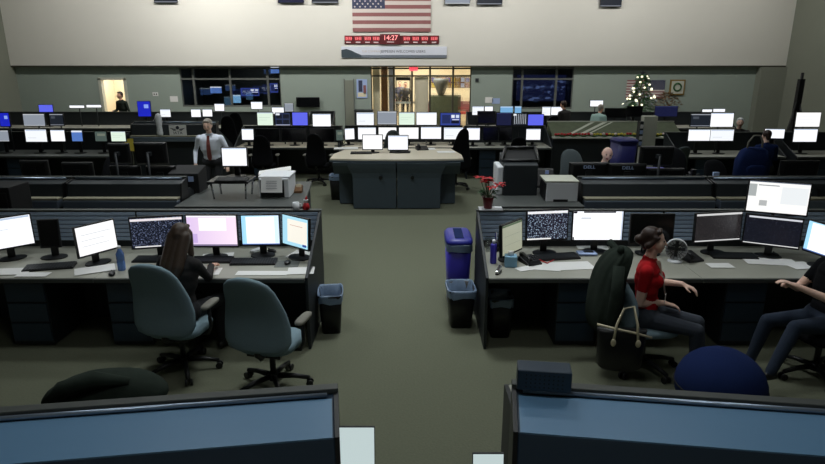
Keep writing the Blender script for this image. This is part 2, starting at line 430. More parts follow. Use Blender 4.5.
def chair_base(t, m='black', seatz=.44, R=.31):
    b = MB(); b.cyl((0, 0, .075), (0, 0, .14), .045); b.cyl((0, 0, .14), (0, 0, seatz-.07), .026); b.build('gas_column', m, t)
    for k in range(5):
        a = 2*PI*k/5+.3
        l = MB(); l.tube([(.03*math.cos(a), .03*math.sin(a), .11), (R*.6*math.cos(a), R*.6*math.sin(a), .1), (R*math.cos(a), R*math.sin(a), .075)], [.026, .022, .018]); lo = l.build('base_spoke', m, t)
        c = MB(); x, y = R*math.cos(a), R*math.sin(a); tx, ty = -math.sin(a), math.cos(a)
        for s in (-1, 1): c.cyl((x+tx*.012*s, y+ty*.012*s, .03), (x+tx*.032*s, y+ty*.032*s, .03), .03)
        c.cyl((x, y, .03), (x, y, .075), .01); c.build('caster', 'black', lo)
def sring(cx, cy, cz, a, b, ax='z', n=20, e=.62, tilt=0):
    """super-ellipse ring, in xy"""
    P = []
    for k in range(n):
        t = 2*PI*k/n; c, s = math.cos(t), math.sin(t)
        P.append(Vector((cx+a*abs(c)**e*(1 if c >= 0 else -1), cy+b*abs(s)**e*(1 if s >= 0 else -1), cz)))
    return P
def task_chair(label, x, y, rz, fabric='teal', high=1.1, wt=.21, wb=.27, seatz=.46, arms=True, group=None, base='black', egg=True):
    t = thing('office_chair', label, 'chair', (x, y, 0), rz, group)
    chair_base(t, base, seatz)
    s = MB()
    s.loft([sring(0, .02, seatz-.07+dz, .25*k, .24*k) for dz, k in ((0, .86), (.015, .97), (.05, 1), (.075, .95), (.088, .7))])
    s.build('seat', fabric, t)
    MB().slab([(-.15, -.16), (.15, -.16), (.13, .16), (-.13, .16)], seatz-.1, seatz-.069).build('seat_plate', 'black', t)
    # backrest: lofted from below up, leaning back
    b = MB(); z0, z1 = seatz+.0, high; hh = z1-z0; rings = []
    prof = [(0, .6), (.04, .86), (.14, 1.0), (.32, 1.02), (.5, .96), (.65, .88), (.8, .82), (.9, .72), (.96, .55), (1.0, .25)]
    for u, k in prof:
        ww = (wb*(1-u)+wt*u)*k/ (1-.12*u)
        yy = -.22-.16*u*u+.05*math.sin(u*PI)-.02
        rings.append(sring(0, yy, z0+hh*u, ww, .045*min(1, k+.15)+.008, e=.75))
    b.loft(rings); b.build('backrest', fabric, t)
    MB().tube([(0, -.08, seatz-.085), (0, -.2, seatz-.085), (0, -.26, seatz-.03), (0, -.25, seatz+.08)], .024).build('back_support', 'black', t)
    if arms:
        for sx in (-1, 1):
            a = MB().tube([(sx*.14, 0, seatz-.09), (sx*.27, 0, seatz-.07), (sx*.3, 0, seatz+.0), (sx*.3, -.01, seatz+.19)], .017).build('arm_post', 'black', t)
            MB().loft([sring(sx*.3, .02, seatz+.19+dz, .042*k, .13*k) for dz, k in ((0, .8), (.008, 1), (.028, 1), (.036, .8))]).build('arm_pad', 'armpad', t)
    return t

def bin_(name, label, cat, x, y, rz, w, d, h, m, liner=True, taper=.78, rim=True, group=None):
    t = thing(name, label, cat, (x, y, 0), rz, group)
    b = MB(); th = .008; e = .35
    def r(z, k, ins=0): return sring(0, 0, z, w/2*k-ins, d/2*k-ins, e=e, n=24)
    b.loft([r(0, taper), r(h*.5, (1+taper)/2), r(h, 1), r(h, 1, th), r(h*.5, (1+taper)/2, th), r(.012, taper, th)]); b.build('bin_body', m, t)
    if rim:
        q = MB(); q.loft([r(h-.02, 1.02), r(h+.005, 1.05), r(h+.012, 1.03), r(h+.008, .98), r(h-.02, .97)], cap=False); q.build('rim', m, t)
    if liner:
        l = MB(); rr = []
        rnd = random.Random(label)
        for z, k in ((h-.07, 1.035), (h+.0, 1.06), (h+.022, 1.03), (h+.012, .95), (h-.1, .86), (h-.22, .6)):
            ring = r(z, k); rr.append([p+Vector((rnd.uniform(-.006, .006), rnd.uniform(-.006, .006), rnd.uniform(-.012, .012) if z < h-.02 else rnd.uniform(-.003, .006))) for p in ring])
        l.loft(rr, cap=False); l.build('bin_liner', 'liner', t)
    return t

# ---------------- people: capsules merged by voxel remesh into one body, faces dressed by nearest limb ----------------
class Fig:
    def __init__(s): s.p = []
    def cap(s, a, b, ra, rb, tag): s.p.append((Vector(a), Vector(b), ra, rb, tag)); return s
    def ell(s, c, r, tag, ax=None): s.p.append((Vector(c), None, Vector(r), ax, tag)); return s
    def build(s, name, tags, parent, voxel, smooth=4):
        mb = MB()
        for a, b, ra, rb, tg in s.p:
            if b is None:
                mb.ell(a, ra, 18, 12, 0, rb)
            else:
                d = (b-a); L = d.length
                if L < 1e-6: mb.ell(a, (ra, ra, ra)); continue
                d.normalize(); u = d.orthogonal().normalized(); w = d.cross(u); rings = []
                for q, (c, r) in enumerate(((a, ra), (b, rb))):
                    for j in (range(0, 5) if q == 0 else range(0, 5)):
                        th = (-PI/2+PI/2*j/4) if q == 0 else PI/2*j/4
                        cr = max(math.cos(th), .03)*r; cc = c+d*math.sin(th)*r
                        rings.append([cc+(u*math.cos(2*PI*k/12)+w*math.sin(2*PI*k/12))*cr for k in range(12)])
                mb.loft(rings)
        o = mb.build('tmp', 'skin')
        md = o.modifiers.new('r', 'REMESH'); md.mode = 'VOXEL'; md.voxel_size = voxel
        ms = o.modifiers.new('s', 'SMOOTH'); ms.factor = .5; ms.iterations = smooth
        bpy.context.view_layer.update()
        me = bpy.data.meshes.new_from_object(o.evaluated_get(bpy.context.evaluated_depsgraph_get()))
        bpy.data.objects.remove(o)
        me.name = name; me.materials.clear()
        names = []
        for tg in [q[4] for q in s.p]:
            if tg not in names: names.append(tg)
        for n in names: me.materials.append(K[tags.get(n, n)])
        nf = len(me.polygons); cen = np.zeros(nf*3); me.polygons.foreach_get('center', cen); cen = cen.reshape(-1, 3)
        best = np.full(nf, 1e9); idx = np.zeros(nf, int)
        for a, b, ra, rb, tg in s.p:
            A = np.array(a)
            if b is None:
                q = cen-A
                if rb:
                    Rm = np.array(Euler(rb).to_matrix()); q = q @ Rm
                r = np.array(ra); k = np.linalg.norm(q/r, axis=1); dd = (k-1)*r.min()
            else:
                B = np.array(b); ab = B-A; tt = np.clip(((cen-A) @ ab)/max(ab @ ab, 1e-9), 0, 1)
                dd = np.linalg.norm(cen-(A+tt[:, None]*ab), axis=1)-(ra+(rb-ra)*tt)
            w = dd < best; best[w] = dd[w]; idx[w] = names.index(tg)
        me.polygons.foreach_set('material_index', idx.astype(np.int32)); me.polygons.foreach_set('use_smooth', np.ones(nf, bool))
        ob = bpy.data.objects.new(name, me); C.objects.link(ob); ob.parent = parent
        return ob
def ik(a, b, l1, l2, pole):
    a, b = Vector(a), Vector(b); d = b-a; L = min(d.length, (l1+l2)*.999); dn = d.normalized(); b = a+dn*L
    x = (l1*l1-l2*l2+L*L)/(2*L); h = math.sqrt(max(l1*l1-x*x, 0)); p = Vector(pole); p = (p-dn*p.dot(dn))
    if p.length < 1e-4: p = dn.orthogonal()
    return a+dn*x+p.normalized()*h, b
def hand(f, wrist, d, palm, side, curl=.35, tag='skin', s=1.0):
    """d = pointing direction, palm = palm normal, side = +1/-1 thumb side along d x palm"""
    d = Vector(d).normalized(); n = Vector(palm); n = (n-d*n.dot(d)).normalized(); w = d.cross(n)*side
    wrist = Vector(wrist)
    for k in (-1.2, -.4, .4, 1.2): f.cap(wrist+w*.014*k*s, wrist+d*.085*s+w*.02*k*s, .014*s, .0115*s, tag)
    for k, L in ((-1.25, .06), (-.42, .075), (.42, .08), (1.25, .07)):
        p = wrist+d*.085*s+w*.0225*k*s; q = p+(d*math.cos(curl)+n*math.sin(curl)).normalized()*L*.55*s
        r = q+(d*math.cos(curl*2.4)+n*math.sin(curl*2.4)).normalized()*L*.45*s
        f.cap(p, q, .0092*s, .0085*s, tag); f.cap(q, r, .0085*s, .007*s, tag)
    p = wrist+d*.025*s+w*.028*s; q = p+(d*.6+w*.75+n*.25).normalized()*.042*s; r = q+(d*.9+w*.25+n*.3).normalized()*.034*s
    f.cap(p, q, .013*s, .011*s, tag); f.cap(q, r, .0105*s, .0085*s, tag)
def person(name, label, loc, rz, hz=.93, lean=.0, side=0, headturn=(0, 0), hl=None, hr=None, fl=None, fr=None, mats=None, sleeve='long', hair='short', hairm='hairb', voxel=.012, scale=1.0, female=False, kneeout=.1, twist=0, handpose=None, curl=.45, vneck=False, seated=False):
    t = thing('person', label, 'person', loc, rz)
    mats = dict(dict(skin='skin', top='whiteshirt', bottom='btrouser', shoe='shoe', lips='lips'), **(mats or {}))
    f = Fig(); P = Vector((0, 0, hz)); U = Vector((math.sin(side), math.sin(lean)*math.cos(side), math.cos(lean)*math.cos(side))).normalized()
    Rt = Matrix.Rotation(twist, 3, 'Z'); X = Rt @ Vector((1, 0, 0)); X = (X-U*X.dot(U)).normalized(); Y = U.cross(X)
    sw = .165 if female else .195
    f.cap(P-Vector((.085, 0, 0)), P+Vector((.085, 0, 0)), .118 if female else .115, .118 if female else .115, 'bottom')
    f.cap(P+U*.1-X*.05, P+U*.1+X*.05, .105, .105, 'top')
    f.cap(P+U*.2-X*.055, P+U*.2+X*.055, .095 if female else .11, .095 if female else .11, 'top')
    f.cap(P+U*.34-X*.075, P+U*.34+X*.075, .11 if female else .12, .11 if female else .12, 'top')
    for q_ in (.26, .3, .4): f.cap(P+U*q_-X*.075, P+U*q_+X*.075, .1 if female else .119, .1 if female else .119, 'top')
    N = P+U*.5
    f.cap(N-U*.055-X*sw*.55, N-U*.055+X*sw*.55, .075, .075, 'top')
    f.cap(N-U*.0, N-U*.02, .062, .08, 'top')
    if female:
        for sx in (-1, 1): f.ell(P+U*.33+X*.07*sx+Y*.085, (.06, .055, .06), 'top')
    if vneck:
        for k in range(5): f.cap(N-U*(.03+.03*k)+Y*(.068+.012*k), N-U*(.04+.03*k)+Y*(.069+.012*k), .034-.005*k, .03-.005*k, 'skin')
    ft, fn = headturn   # turn about up (positive = to its left), nod
    f.cap(N-U*.02, N+U*.09+Y*.02, .052, .048, 'skin')
    Hc = N+U*.175+Y*.035
    Hx = (Matrix.Rotation(ft, 3, U) @ X); Hy = (Matrix.Rotation(ft, 3, U) @ Y); Rn = Matrix.Rotation(fn, 3, Hx); Hy = Rn @ Hy; Hu = Rn @ U
    def hp(x, y, z): return Hc+Hx*x+Hy*y+Hu*z
    f.ell(hp(0, -.012, .022), (.074, .088, .088), 'skin')
    f.cap(hp(0, .02, .0), hp(0, .045, -.07), .062, .034, 'skin')
    f.cap(hp(-.02, .03, -.02), hp(.02, .03, -.02), .052, .052, 'skin')
    f.cap(hp(0, .082, .012), hp(0, .098, -.02), .008, .011, 'skin')
    for sx in (-1, 1): f.cap(hp(.074*sx, -.012, .015), hp(.072*sx, -.008, -.02), .016, .011, 'skin')
    f.cap(hp(-.018, .082, -.049), hp(.018, .082, -.049), .0065, .0065, 'lips')
    ends = {}
    for sx, tg, nm in ((-1, hl, 'L'), (1, hr, 'R')):
        Sh = N-U*.06+X*sw*sx
        if tg is None: tg = Sh+Vector((.06*sx, .05, -.52))
        E, Wr = ik(Sh, tg, .29, .26, Vector((.5*sx, -.6, -.5)))
        f.cap(Sh, Sh+(E-Sh)*.55, .058 if female else .064, .047, 'top')
        f.cap(Sh+(E-Sh)*.5, E, .045, .038, 'skin' if sleeve == 'short' else 'top')
        f.cap(E, Wr, .04 if sleeve != 'long' else .043, .026 if sleeve != 'long' else .032, 'skin' if sleeve != 'long' else 'top')
        hd, pn = (Wr-E).normalized(), Vector((0, 0, -1))
        if handpose and nm in handpose: hd, pn = Vector(handpose[nm][0]), Vector(handpose[nm][1])
        f.cap(Wr-(Wr-E).normalized()*.01, Wr+hd*.02, .025, .022, 'skin')
        hand(f, Wr+hd*.012, hd, pn, sx*(1), curl)
        ends[nm] = Wr
    for sx, tg in ((-1, fl), (1, fr)):
        Hj = P+Vector((.09*sx, 0, -.02))
        if tg is None: tg = Vector((.1*sx, .02, .09))
        Kn, An = ik(Hj, tg, .43, .42, Vector((kneeout*sx, 1, .15)))
        f.cap(Hj, Kn, .088, .06, 'bottom'); f.cap(Kn, Kn+(An-Kn)*.35, .06, .058, 'bottom'); f.cap(Kn+(An-Kn)*.3, An, .058, .045, 'bottom')
        toe = Vector((.02*sx, .15, -.045)); f.cap(An+Vector((0, -.035, -.05)), An+toe, .034, .032, 'shoe')
    f.build('body', mats, t, voxel, 3)
    e = MB()
    for sx in (-1, 1): e.ell(hp(.029*sx, .0765, .012), (.0125, .008, .0075), 10, 6)
    e.build('eyes', 'eye', t)
    if hair != 'none':
        g = Fig()
        if hair == 'fringe':
            for sx in (-1, 1): g.cap(hp(.07*sx, -.03, .02), hp(.04*sx, -.09, .01), .016, .03, 'hair')
        else:
            g.ell(hp(0, -.034, .046), (.08, .088, .082), 'hair')
            g.cap(hp(-.03, .035, .098), hp(.045, .03, .095), .02, .02, 'hair')
            g.cap(hp(0, -.07, .02), hp(0, -.07, -.04), .06, .045, 'hair')
            for sx in (-1, 1): g.cap(hp(.072*sx, .0, .05), hp(.07*sx, -.03, -.0), .018, .018, 'hair')
        if hair == 'long':
            for sx in (-1, 0, 1):
                g.cap(hp(.05*sx, -.06, 0), P+U*.42+X*.07*sx-Y*.1, .055, .05, 'hair'); g.cap(P+U*.42+X*.07*sx-Y*.1, P+U*.3+X*.05*sx-Y*.125, .05, .025, 'hair')
            g.cap(hp(.075, -.01, .03), hp(.1, -.02, -.16), .03, .028, 'hair'); g.cap(hp(-.075, -.01, .03), hp(-.1, -.02, -.16), .03, .028, 'hair')
        if hair == 'bun':
            g.ell(hp(0, -.125, .0), (.042, .045, .042), 'hair')
            for sx in (-1, 1): g.cap(hp(.076*sx, .03, .05), hp(.072*sx, -.05, -.03), .014, .03, 'hair')
        if hair == 'beard':
            g.cap(hp(-.035, .05, -.07), hp(.035, .05, -.07), .026, .026, 'hair')
        g.build('hair', dict(hair=hairm), t, min(voxel, .011), 3)
    t['_'] = 0; del t['_']
    return t, dict(N=N, U=U, X=X, Y=Y, P=P, hp=hp, wr=ends)
# ================= the room =================
YU, YL, XL, XR, ZC, ZS, YB = 22.0, 22.22, -14.2, 13.2, 6.5, 2.51, -1.6
struct('floor', MB().b2(XL-.2, XR+.2, YB-.2, YL+.15, -.12, 0), 'carpet')
struct('ceiling', MB().b2(XL-.2, XR+.2, YB-.2, YL+.6, ZC, ZC+.15), 'ceil')
struct('wall_left', MB().b2(XL-.2, XL, YB-.2, YL+.15, 0, ZC), 'side')
struct('wall_right', MB().b2(XR, XR+.2, YB-.2, YL+.15, 0, ZC), 'side')
struct('wall_front', MB().b2(XL, XR, YB-.2, YB, 0, ZC), 'upper')
struct('wall_upper', MB().b2(XL, XR, YU, YL+.15, ZS, ZC), 'upper')
def wx(px, py=90, D=YL): return Wd(px, py, D)[0]
def wz(py, D=YL): return Wd(412, py, D)[1]
# openings of the lower wall: (x0, x1, z0, z1)
d1 = (wx(101), wx(126), 0, 2.06); w1 = (wx(181), wx(281), wz(107), ZS); lo = (wx(371), wx(471), 0, ZS); w2 = (wx(512), wx(573), wz(109), ZS)
lw = MB(); xs = XL
for x0, x1, z0, z1 in (d1, w1, lo, w2):
    lw.b2(xs, x0, YL, YL+.15, 0, ZS)
    if z0 > 0: lw.b2(x0, x1, YL, YL+.15, 0, z0)
    if z1 < ZS: lw.b2(x0, x1, YL, YL+.15, z1, ZS)
    xs = x1
lw.b2(xs, XR, YL, YL+.15, 0, ZS)
struct('wall_far', lw, 'lower')
struct('trim_1', MB().b2(XL, XR, YU-.012, YU, ZS, ZS+.05), 'trimd')
struct('trim_2', MB().b2(12.3, XR, YU-.1, YL, 0, ZS-.002), 'side')
struct('baseboard_far', MB().b2(XL, d1[0]-.1, YL-.015, YL, 0, .1).b2(d1[1]+.1, lo[0]-.1, YL-.015, YL, 0, .1).b2(lo[1]+.1, 11.9, YL-.015, YL, 0, .1), 'trimd')
struct('baseboard_left', MB().b2(XL, XL+.015, YB, YL, 0, .1), 'trimd')
struct('baseboard_right', MB().b2(XR-.015, XR, YB, YU-.3, 0, .1), 'trimd')
def back_room(n, x0, x1, dep, z1, m, fm):
    y0, y1 = YL+.16, YL+dep
    o = MB(); o.b2(x0-.6, x1+.6, y1, y1+.1, 0, z1); o.b2(x0-.7, x0-.6, y0, y1+.1, 0, z1); o.b2(x1+.6, x1+.7, y0, y1+.1, 0, z1); o.b2(x0-.7, x1+.7, y0, y1+.1, z1, z1+.1)
    struct('wall_room_%d' % n, o, m)
    struct('floor_room_%d' % n, MB().b2(x0-.7, x1+.7, y0, y1+.1, -.1, 0), fm)
back_room(1, d1[0], d1[1], 2.2, 2.7, 'cream', 'lobbyfloor')
back_room(2, w1[0], w1[1], 4.0, 2.8, 'darkpanel', 'carpet')
back_room(3, lo[0]-.5, lo[1]+.5, 12.0, 3.3, 'cream', 'lobbyfloor')
back_room(4, w2[0], w2[1], 3.0, 2.8, 'darkpanel', 'carpet')
def glazing(n, r, vs, hs, m, door=False, name='window', gap=None):
    x0, x1, z0, z1 = r
    f = MB()
    for x in [x0, x1]+vs: f.b2(x-.035, x+.035, YL+.03, YL+.11, z0, z1-.002)
    for z in [z1-.05]+hs+([z0+.03] if not door else []): f.b2(x0, x1, YL+.04, YL+.1, z-.03, z+.03)
    o = f.build('%s_%d' % (name, n), m); o['kind'] = 'structure'
    g = MB(); xx = [x0]+sorted(vs)+[x1]; zz = ([z0] if not door else [z0+.05])+sorted(hs)+[z1]
    for i in range(len(xx)-1):
        for j in range(len(zz)-1):
            if gap and i == gap[0] and j == 0: continue
            g.b2(xx[i]+.036, xx[i+1]-.036, YL+.066, YL+.074, zz[j]+.031, zz[j+1]-.031)
    g.build('pane', 'glass', o)
    return o
glazing(1, w1, [wx(194), wx(230.5), wx(268)], [wz(79)], 'mull')
glazing(2, w2, [wx(522), wx(556)], [wz(79)], 'mull')
glazing(3, lo, [wx(394), wx(430), wx(453), wx(412)], [wz(76)], 'trimd', True)
# lobby doors
dz = wz(76)-.04
o = struct('door_1', MB().b2(wx(414.5), wx(428.5), YL+.13, YL+.16, .03, dz), 'creamd')
MB().b2(wx(413), wx(429), YL+.17, YL+.2, 1.22, 1.29).build('push_bar', 'ivory', o)
o = struct('door_2', MB().b2(wx(395.5), wx(396.5), YL+.13, YL+.16, .03, dz).b2(wx(409.5), wx(410.7), YL+.13, YL+.16, .03, dz).b2(wx(395.5), wx(410.7), YL+.13, YL+.16, .03, .2).b2(wx(395.5), wx(410.7), YL+.13, YL+.16, dz-.12, dz), 'trimd')
MB().b2(wx(395), wx(411), YL+.1, YL+.125, 1.22, 1.29).build('push_bar', 'ivory', o)
# bright doorway at the left
f = MB(); 
for x in (d1[0], d1[1]): f.b2(x-.05, x+.05, YL-.03, YL+.17, 0, 2.11)
f.b2(d1[0]-.05, d1[1]+.05, YL-.03, YL+.17, 2.06, 2.14)
struct('door_3', f, 'ivory')
# grey door and its frame beside the lobby
o = struct('door_4', MB().b2(wx(345), wx(353.5), YL-.05, YL-.001, .02, 2.05), 'side')
MB().b2(wx(344.3), wx(345), YL-.06, YL-.002, 0, 2.1).b2(wx(353.5), wx(354.2), YL-.06, YL-.002, 0, 2.1).build('door_frame', 'mull', o)
# lobby interior pieces
struct('trim_3', MB().b2(wx(372), wx(379), YL+.5, YL+.8, 0, 3.28), 'cream')
struct('trim_4', MB().b2(wx(379.3), wx(386.5), YL+1.2, YL+1.3, 0, 3.28), 'wood')
struct('trim_5', MB().b2(wx(386.8), wx(393.5), YL+1.7, YL+1.8, 0, 3.28), 'paperb')
o = MB(); o.b2(wx(431.5), wx(468), YL+3.2, YL+3.4, 0, 1.35); tag(o.build('lobby_counter', 'teald'), 'dark green counter seen through the right lobby window', 'counter')
t = thing('photo_board', 'board of colourful pictures on lobby wall above red bench', 'display board', (0, YL+6.0, 0))
xa, xb = Wd(431, 80, YL+6)[0], Wd(470, 80, YL+6)[0]; za, zb = wz(88, YL+6), wz(77, YL+6)
MB().b2(xa, xb, 0, .05, za, zb).build('board', 'wood', t)
rnd = random.Random(3)
cols = ['orange', 'potred', 'blue', 'yellow', 'purple', 'paperb', 'flagred', 'gold']
for i in range(8):
    for j in range(2):
        w_ = (xb-xa)/8; h_ = (zb-za)/2
        MB().b2(xa+w_*i+.03, xa+w_*(i+1)-.03, -.02, -.002, za+h_*j+.03, za+h_*(j+1)-.03).build('picture', cols[rnd.randrange(8)] if i != 6 else 'paperb', t)
t = thing('red_bench', 'long red bench below the picture board in the lobby', 'bench', ((xa+xb)/2, YL+5.4, 0))
MB().b2(-1.2, 1.2, -.25, .25, .4, .5).build('seat', 'red', t, bevel=.02)
MB().b2(-1.2, 1.2, .2, .3, .5, .95).build('backrest', 'flagred', t, bevel=.02)
for sx in (-1, 1): MB().b2(sx*1.0-.04, sx*1.0+.04, -.2, .2, 0, .398).build('leg', 'dgrey', t)
t = thing('urn', 'grey green urn on the counter behind right lobby window', 'urn', (wx(441, 90, YL+3.3), YL+3.3, 1.352))
MB().lathe([(.1, 0), (.14, .03), (.2, .2), (.3, .45), (.33, .62), (.3, .66), (.27, .64)]).build('urn_body', 'mull', t)
t = thing('exit_sign', 'red lit EXIT sign hung above the lobby doors', 'exit sign', (wx(413.5, 68), YL-.12, wz(71)))
MB().box((0, 0, .09), (.3, .05, .17)).build('sign_body', 'exitm', t)
text('lettering', 'EXIT', .13, 'plate', t, (0, -.028, .09))
MB().box((0, .08, .09), (.04, .1, .04)).build('bracket', 'dgrey', t)

# ---------------- upper wall ----------------
def us_flag(label, x0, x1, z0, z1, y, mirror=False, wave=.012):
    t = MB(); w = x1-x0; h = z1-z0; n = 24
    def yy(u, v): return y+wave*math.sin(u*9+v*3)
    for s_ in range(13):
        for i in range(n):
            u0, u1 = i/n, (i+1)/n; v0, v1 = s_/13, (s_+1)/13
            if s_ < 7 and ((u0 < .4-1e-6 and not mirror) or (mirror and u1 > .6+1e-6)): mi = 2
            else: mi = 0 if s_ % 2 == 0 else 1
            P = [(x0+w*u, yy(u, v), z1-h*v) for u, v in ((u0, v0), (u1, v0), (u1, v1), (u0, v1))]
            P += [(a, b+.006, c) for a, b, c in P]
            t.add(P, [(0, 1, 2, 3), (7, 6, 5, 4)], mi)
    for r in range(9):
        for c in range(6 if r % 2 == 0 else 5):
            u = .4*(c+.5+(.5 if r % 2 else 0))/6.0; v = (7/13)*(r+.7)/9.4
            if mirror: u = 1-u
            cx, cz = x0+w*u, z1-h*v; R_ = h*.026
            P = [(cx+(R_ if k % 2 == 0 else R_*.4)*math.sin(k*PI/5), yy(u, v)-.005, cz+(R_ if k % 2 == 0 else R_*.4)*math.cos(k*PI/5)) for k in range(10)]
            t.add(P, [tuple(range(10))], 1)
    o = t.build('flag', ['flagred', 'flagwhite', 'flagblue'])
    return tag(o, label, 'flag')
us_flag('large stars and stripes flag high on the pale upper wall', Wd(352.3, 10, YU)[0], Wd(430.8, 10, YU)[0], Wd(412, 31.8, YU)[1], Wd(412, -18.5, YU)[1], YU-.04)
def ux(px, py=40): return Wd(px, py, YU-.05)[0]
def uz(py): return Wd(412, py, YU-.05)[1]
t = thing('world_clock_display', 'long red digital world clock strip under the large flag', 'clock', (0, YU-.05, 0))
MB().b2(ux(344.5), ux(439), 0, .045, uz(44), uz(35.5)).build('clock_case', 'clockbody', t, bevel=.01)
MB().b2(ux(380), ux(400), -.03, .0, uz(44.5), uz(34)).build('centre_case', 'clockbody', t, bevel=.01)
text('centre_digits', '14:27', .23, 'led', t, (ux(390.5), -.035, uz(38)), sx=1.0)
MB().b2(ux(387), ux(394), -.035, -.03, uz(42.5), uz(41.6)).build('name_plate', 'plate', t)
for i, px in enumerate([348.5, 358, 367.5, 376, 406.5, 415.5, 424.5, 434]):
    MB().b2(ux(px-3.4), ux(px+3.4), -.006, 0, uz(40.5), uz(36.6)).build('clock_face', 'clockface', t)
    d_ = MB()
    for k in range(4):
        x = ux(px)-.085+.055*k+(.012 if k > 1 else 0); zc_ = (uz(40.5)+uz(36.6))/2
        for a, b in ((-.045, -.037), (-.004, .004), (.037, .045)):
            d_.b2(x-.016, x+.016, -.01, -.0065, zc_+a, zc_+b)
        d_.b2(x+.014, x+.02, -.01, -.0065, zc_-.045, zc_+.045)
    d_.build('digits', 'led', t)
    MB().b2(ux(px-2.3), ux(px+2.3), -.008, 0, uz(42.9), uz(41.7)).build('name_plate', 'plate', t)
t = thing('wall_banner', 'long white and grey banner sign below the red clock strip', 'banner', (0, YU-.04, 0))
MB().b2(ux(341), ux(447), 0, .03, uz(58), uz(46.5)).build('banner_board', 'banner', t)
MB().b2(ux(341), ux(447), -.006, -.001, uz(57.8), uz(55)).build('grey_band', 'bannerg', t)
o = MB(); P = [(341, 50), (346, 49), (351, 50.5), (356, 53), (361, 55), (361, 57.6), (341, 57.6)]
o.add([(ux(a), -.008, uz(b)) for a, b in P], [tuple(range(7))]); o.build('aircraft_picture', 'slate', t)
text('lettering', 'JEPPESEN WELCOMES USERS', .125, 'ink', t, (ux(403), -.005, uz(51.5)))
text('lettering', 'THE COMPANY', .1, 'flagwhite', t, (ux(371.5), -.005, uz(51.5)))
for px0, px1, yb, c, nm in ((155, 178.5, 3, 'darkwin', 'leftmost television'), (278.5, 304.5, 3.3, 'bluedark', 'television left of the flag, second from flag'), (312, 338.5, 3.5, 'darkwin', 'television left of the flag, nearest to flag'), (444.5, 470, 4.5, 'greyscr', 'television right of the flag with pale grey picture'), (476.5, 502, 5, 'darkwin', 'television right of the flag with charcoal picture'), (599.5, 621, 7, 'darkwin', 'rightmost television')):
    x0, x1, z0 = ux(px0, 3), ux(px1, 3), uz(yb)
    monitor(nm+' high on the pale upper wall', ((x0+x1)/2, YU-.11, z0), 0, x1-x0, (x1-x0)*.58, 0, c, stand='wall', tilt=.0)['category'] = 'television'

# ---------------- far lower wall ----------------
us_flag('faded stars and stripes flag on far wall behind the christmas tree', wx(626), wx(664), wz(98), wz(80), YL-.04, True)
t = thing('framed_picture', 'gold framed picture with a round wreath on the far wall', 'picture', ((wx(669)+wx(684))/2, YL-.03, wz(95)))
MB().box((0, 0, .27), (.54, .04, .54)).build('picture_frame', 'gold', t); MB().box((0, -.022, .27), (.44, .006, .44)).build('picture_sheet', 'ivory', t)
q = MB(); q.tube([(.13*math.cos(a), -.03, .28+.13*math.sin(a)) for a in [2*PI*k/16 for k in range(17)]], .03); q.build('wreath', 'green', t)
t = thing('poster', 'tall colourful poster on far wall beside the grey door', 'poster', ((wx(357)+wx(367))/2, YL-.02, wz(98)))
MB().box((0, 0, .33), (.38, .012, .66)).build('sheet', 'paperb', t)
MB().box((-.05, -.008, .42), (.14, .004, .4)).build('blue_figure', 'flagblue', t); MB().box((.1, -.008, .3), (.1, .004, .3)).build('red_figure', 'flagred', t); MB().box((0, -.008, .12), (.3, .004, .14)).build('cream_panel', 'cream', t)
t = thing('low_cabinet', 'low dark cabinet with papers against far wall under the poster', 'cabinet', (wx(364), YL-.3, 0))
MB().b2(-.32, .32, -.22, .25, .02, 1.0).build('body', 'mull', t); MB().b2(-.34, .34, -.24, .26, 1.0, 1.03).build('cabinet_top', 'dgrey', t)
for sx in (-1, 1): MB().b2(sx*.16-.14, sx*.16+.14, -.24, -.221, .08, .95).build('door', 'darkpanel', t)
monitor('big switched-off black television on far wall left of grey door', (wx(308), YL-.12, wz(107)), 0, wx(320)-wx(296.5), wz(97.5)-wz(107.5), 0, 'off', stand='wall', tilt=0)['category'] = 'television'
o = MB().box((0, 0, .1), (.2, .01, .13)).build('wall_notice', 'paper', None, loc=(wx(155), YL-.008, wz(97))); tag(o, 'small white notice on the green far wall left of window', 'notice')
MB().box((-.04, -.0065, .1), (.04, .004, .05)).build('picture', 'dgrey', o); MB().box((.045, -.0065, .1), (.04, .004, .05)).build('picture', 'dgrey', o)
t = thing('framed_picture', 'orange picture hanging inside the bright doorway at left', 'picture', (wx(114), YL+2.17, 1.25))
MB().box((0, 0, .3), (.72, .03, .6)).build('picture_frame', 'wood', t); MB().box((0, -.018, .3), (.62, .006, .5)).build('picture_sheet', 'orange', t)
# screens in the dark rooms behind the windows
for i, (px, py, w_, h_, c, l) in enumerate(((190, 93, .5, .36, 'bluedark', 'dark blue screen behind left end of far window'), (216, 90, .5, .3, 'bluetop', 'blue screen with pale header behind the far window'), (250, 92, .8, .36, 'windowsb', 'blue windowed screen behind the far window'),
        (275, 70, .38, .3, 'bluetop', 'small blue screen high behind right end of far window'), (274, 88, .36, .42, 'windowsb', 'tall blue windowed screen behind right end of far window'), (237, 99, .35, .36, 'skyblue', 'sky blue screen low behind the far window'),
        (541, 88, 2.0, 1.05, 'world', 'large world map screen on wall behind the right window'))):
    D = YL+(3.6 if i < 6 else 2.7); x, z = Wd(px, py, D)
    m_ = monitor(l, (x, D, z-h_/2), 0, w_, h_, 0, c, stand='wall', tilt=0, group=None)
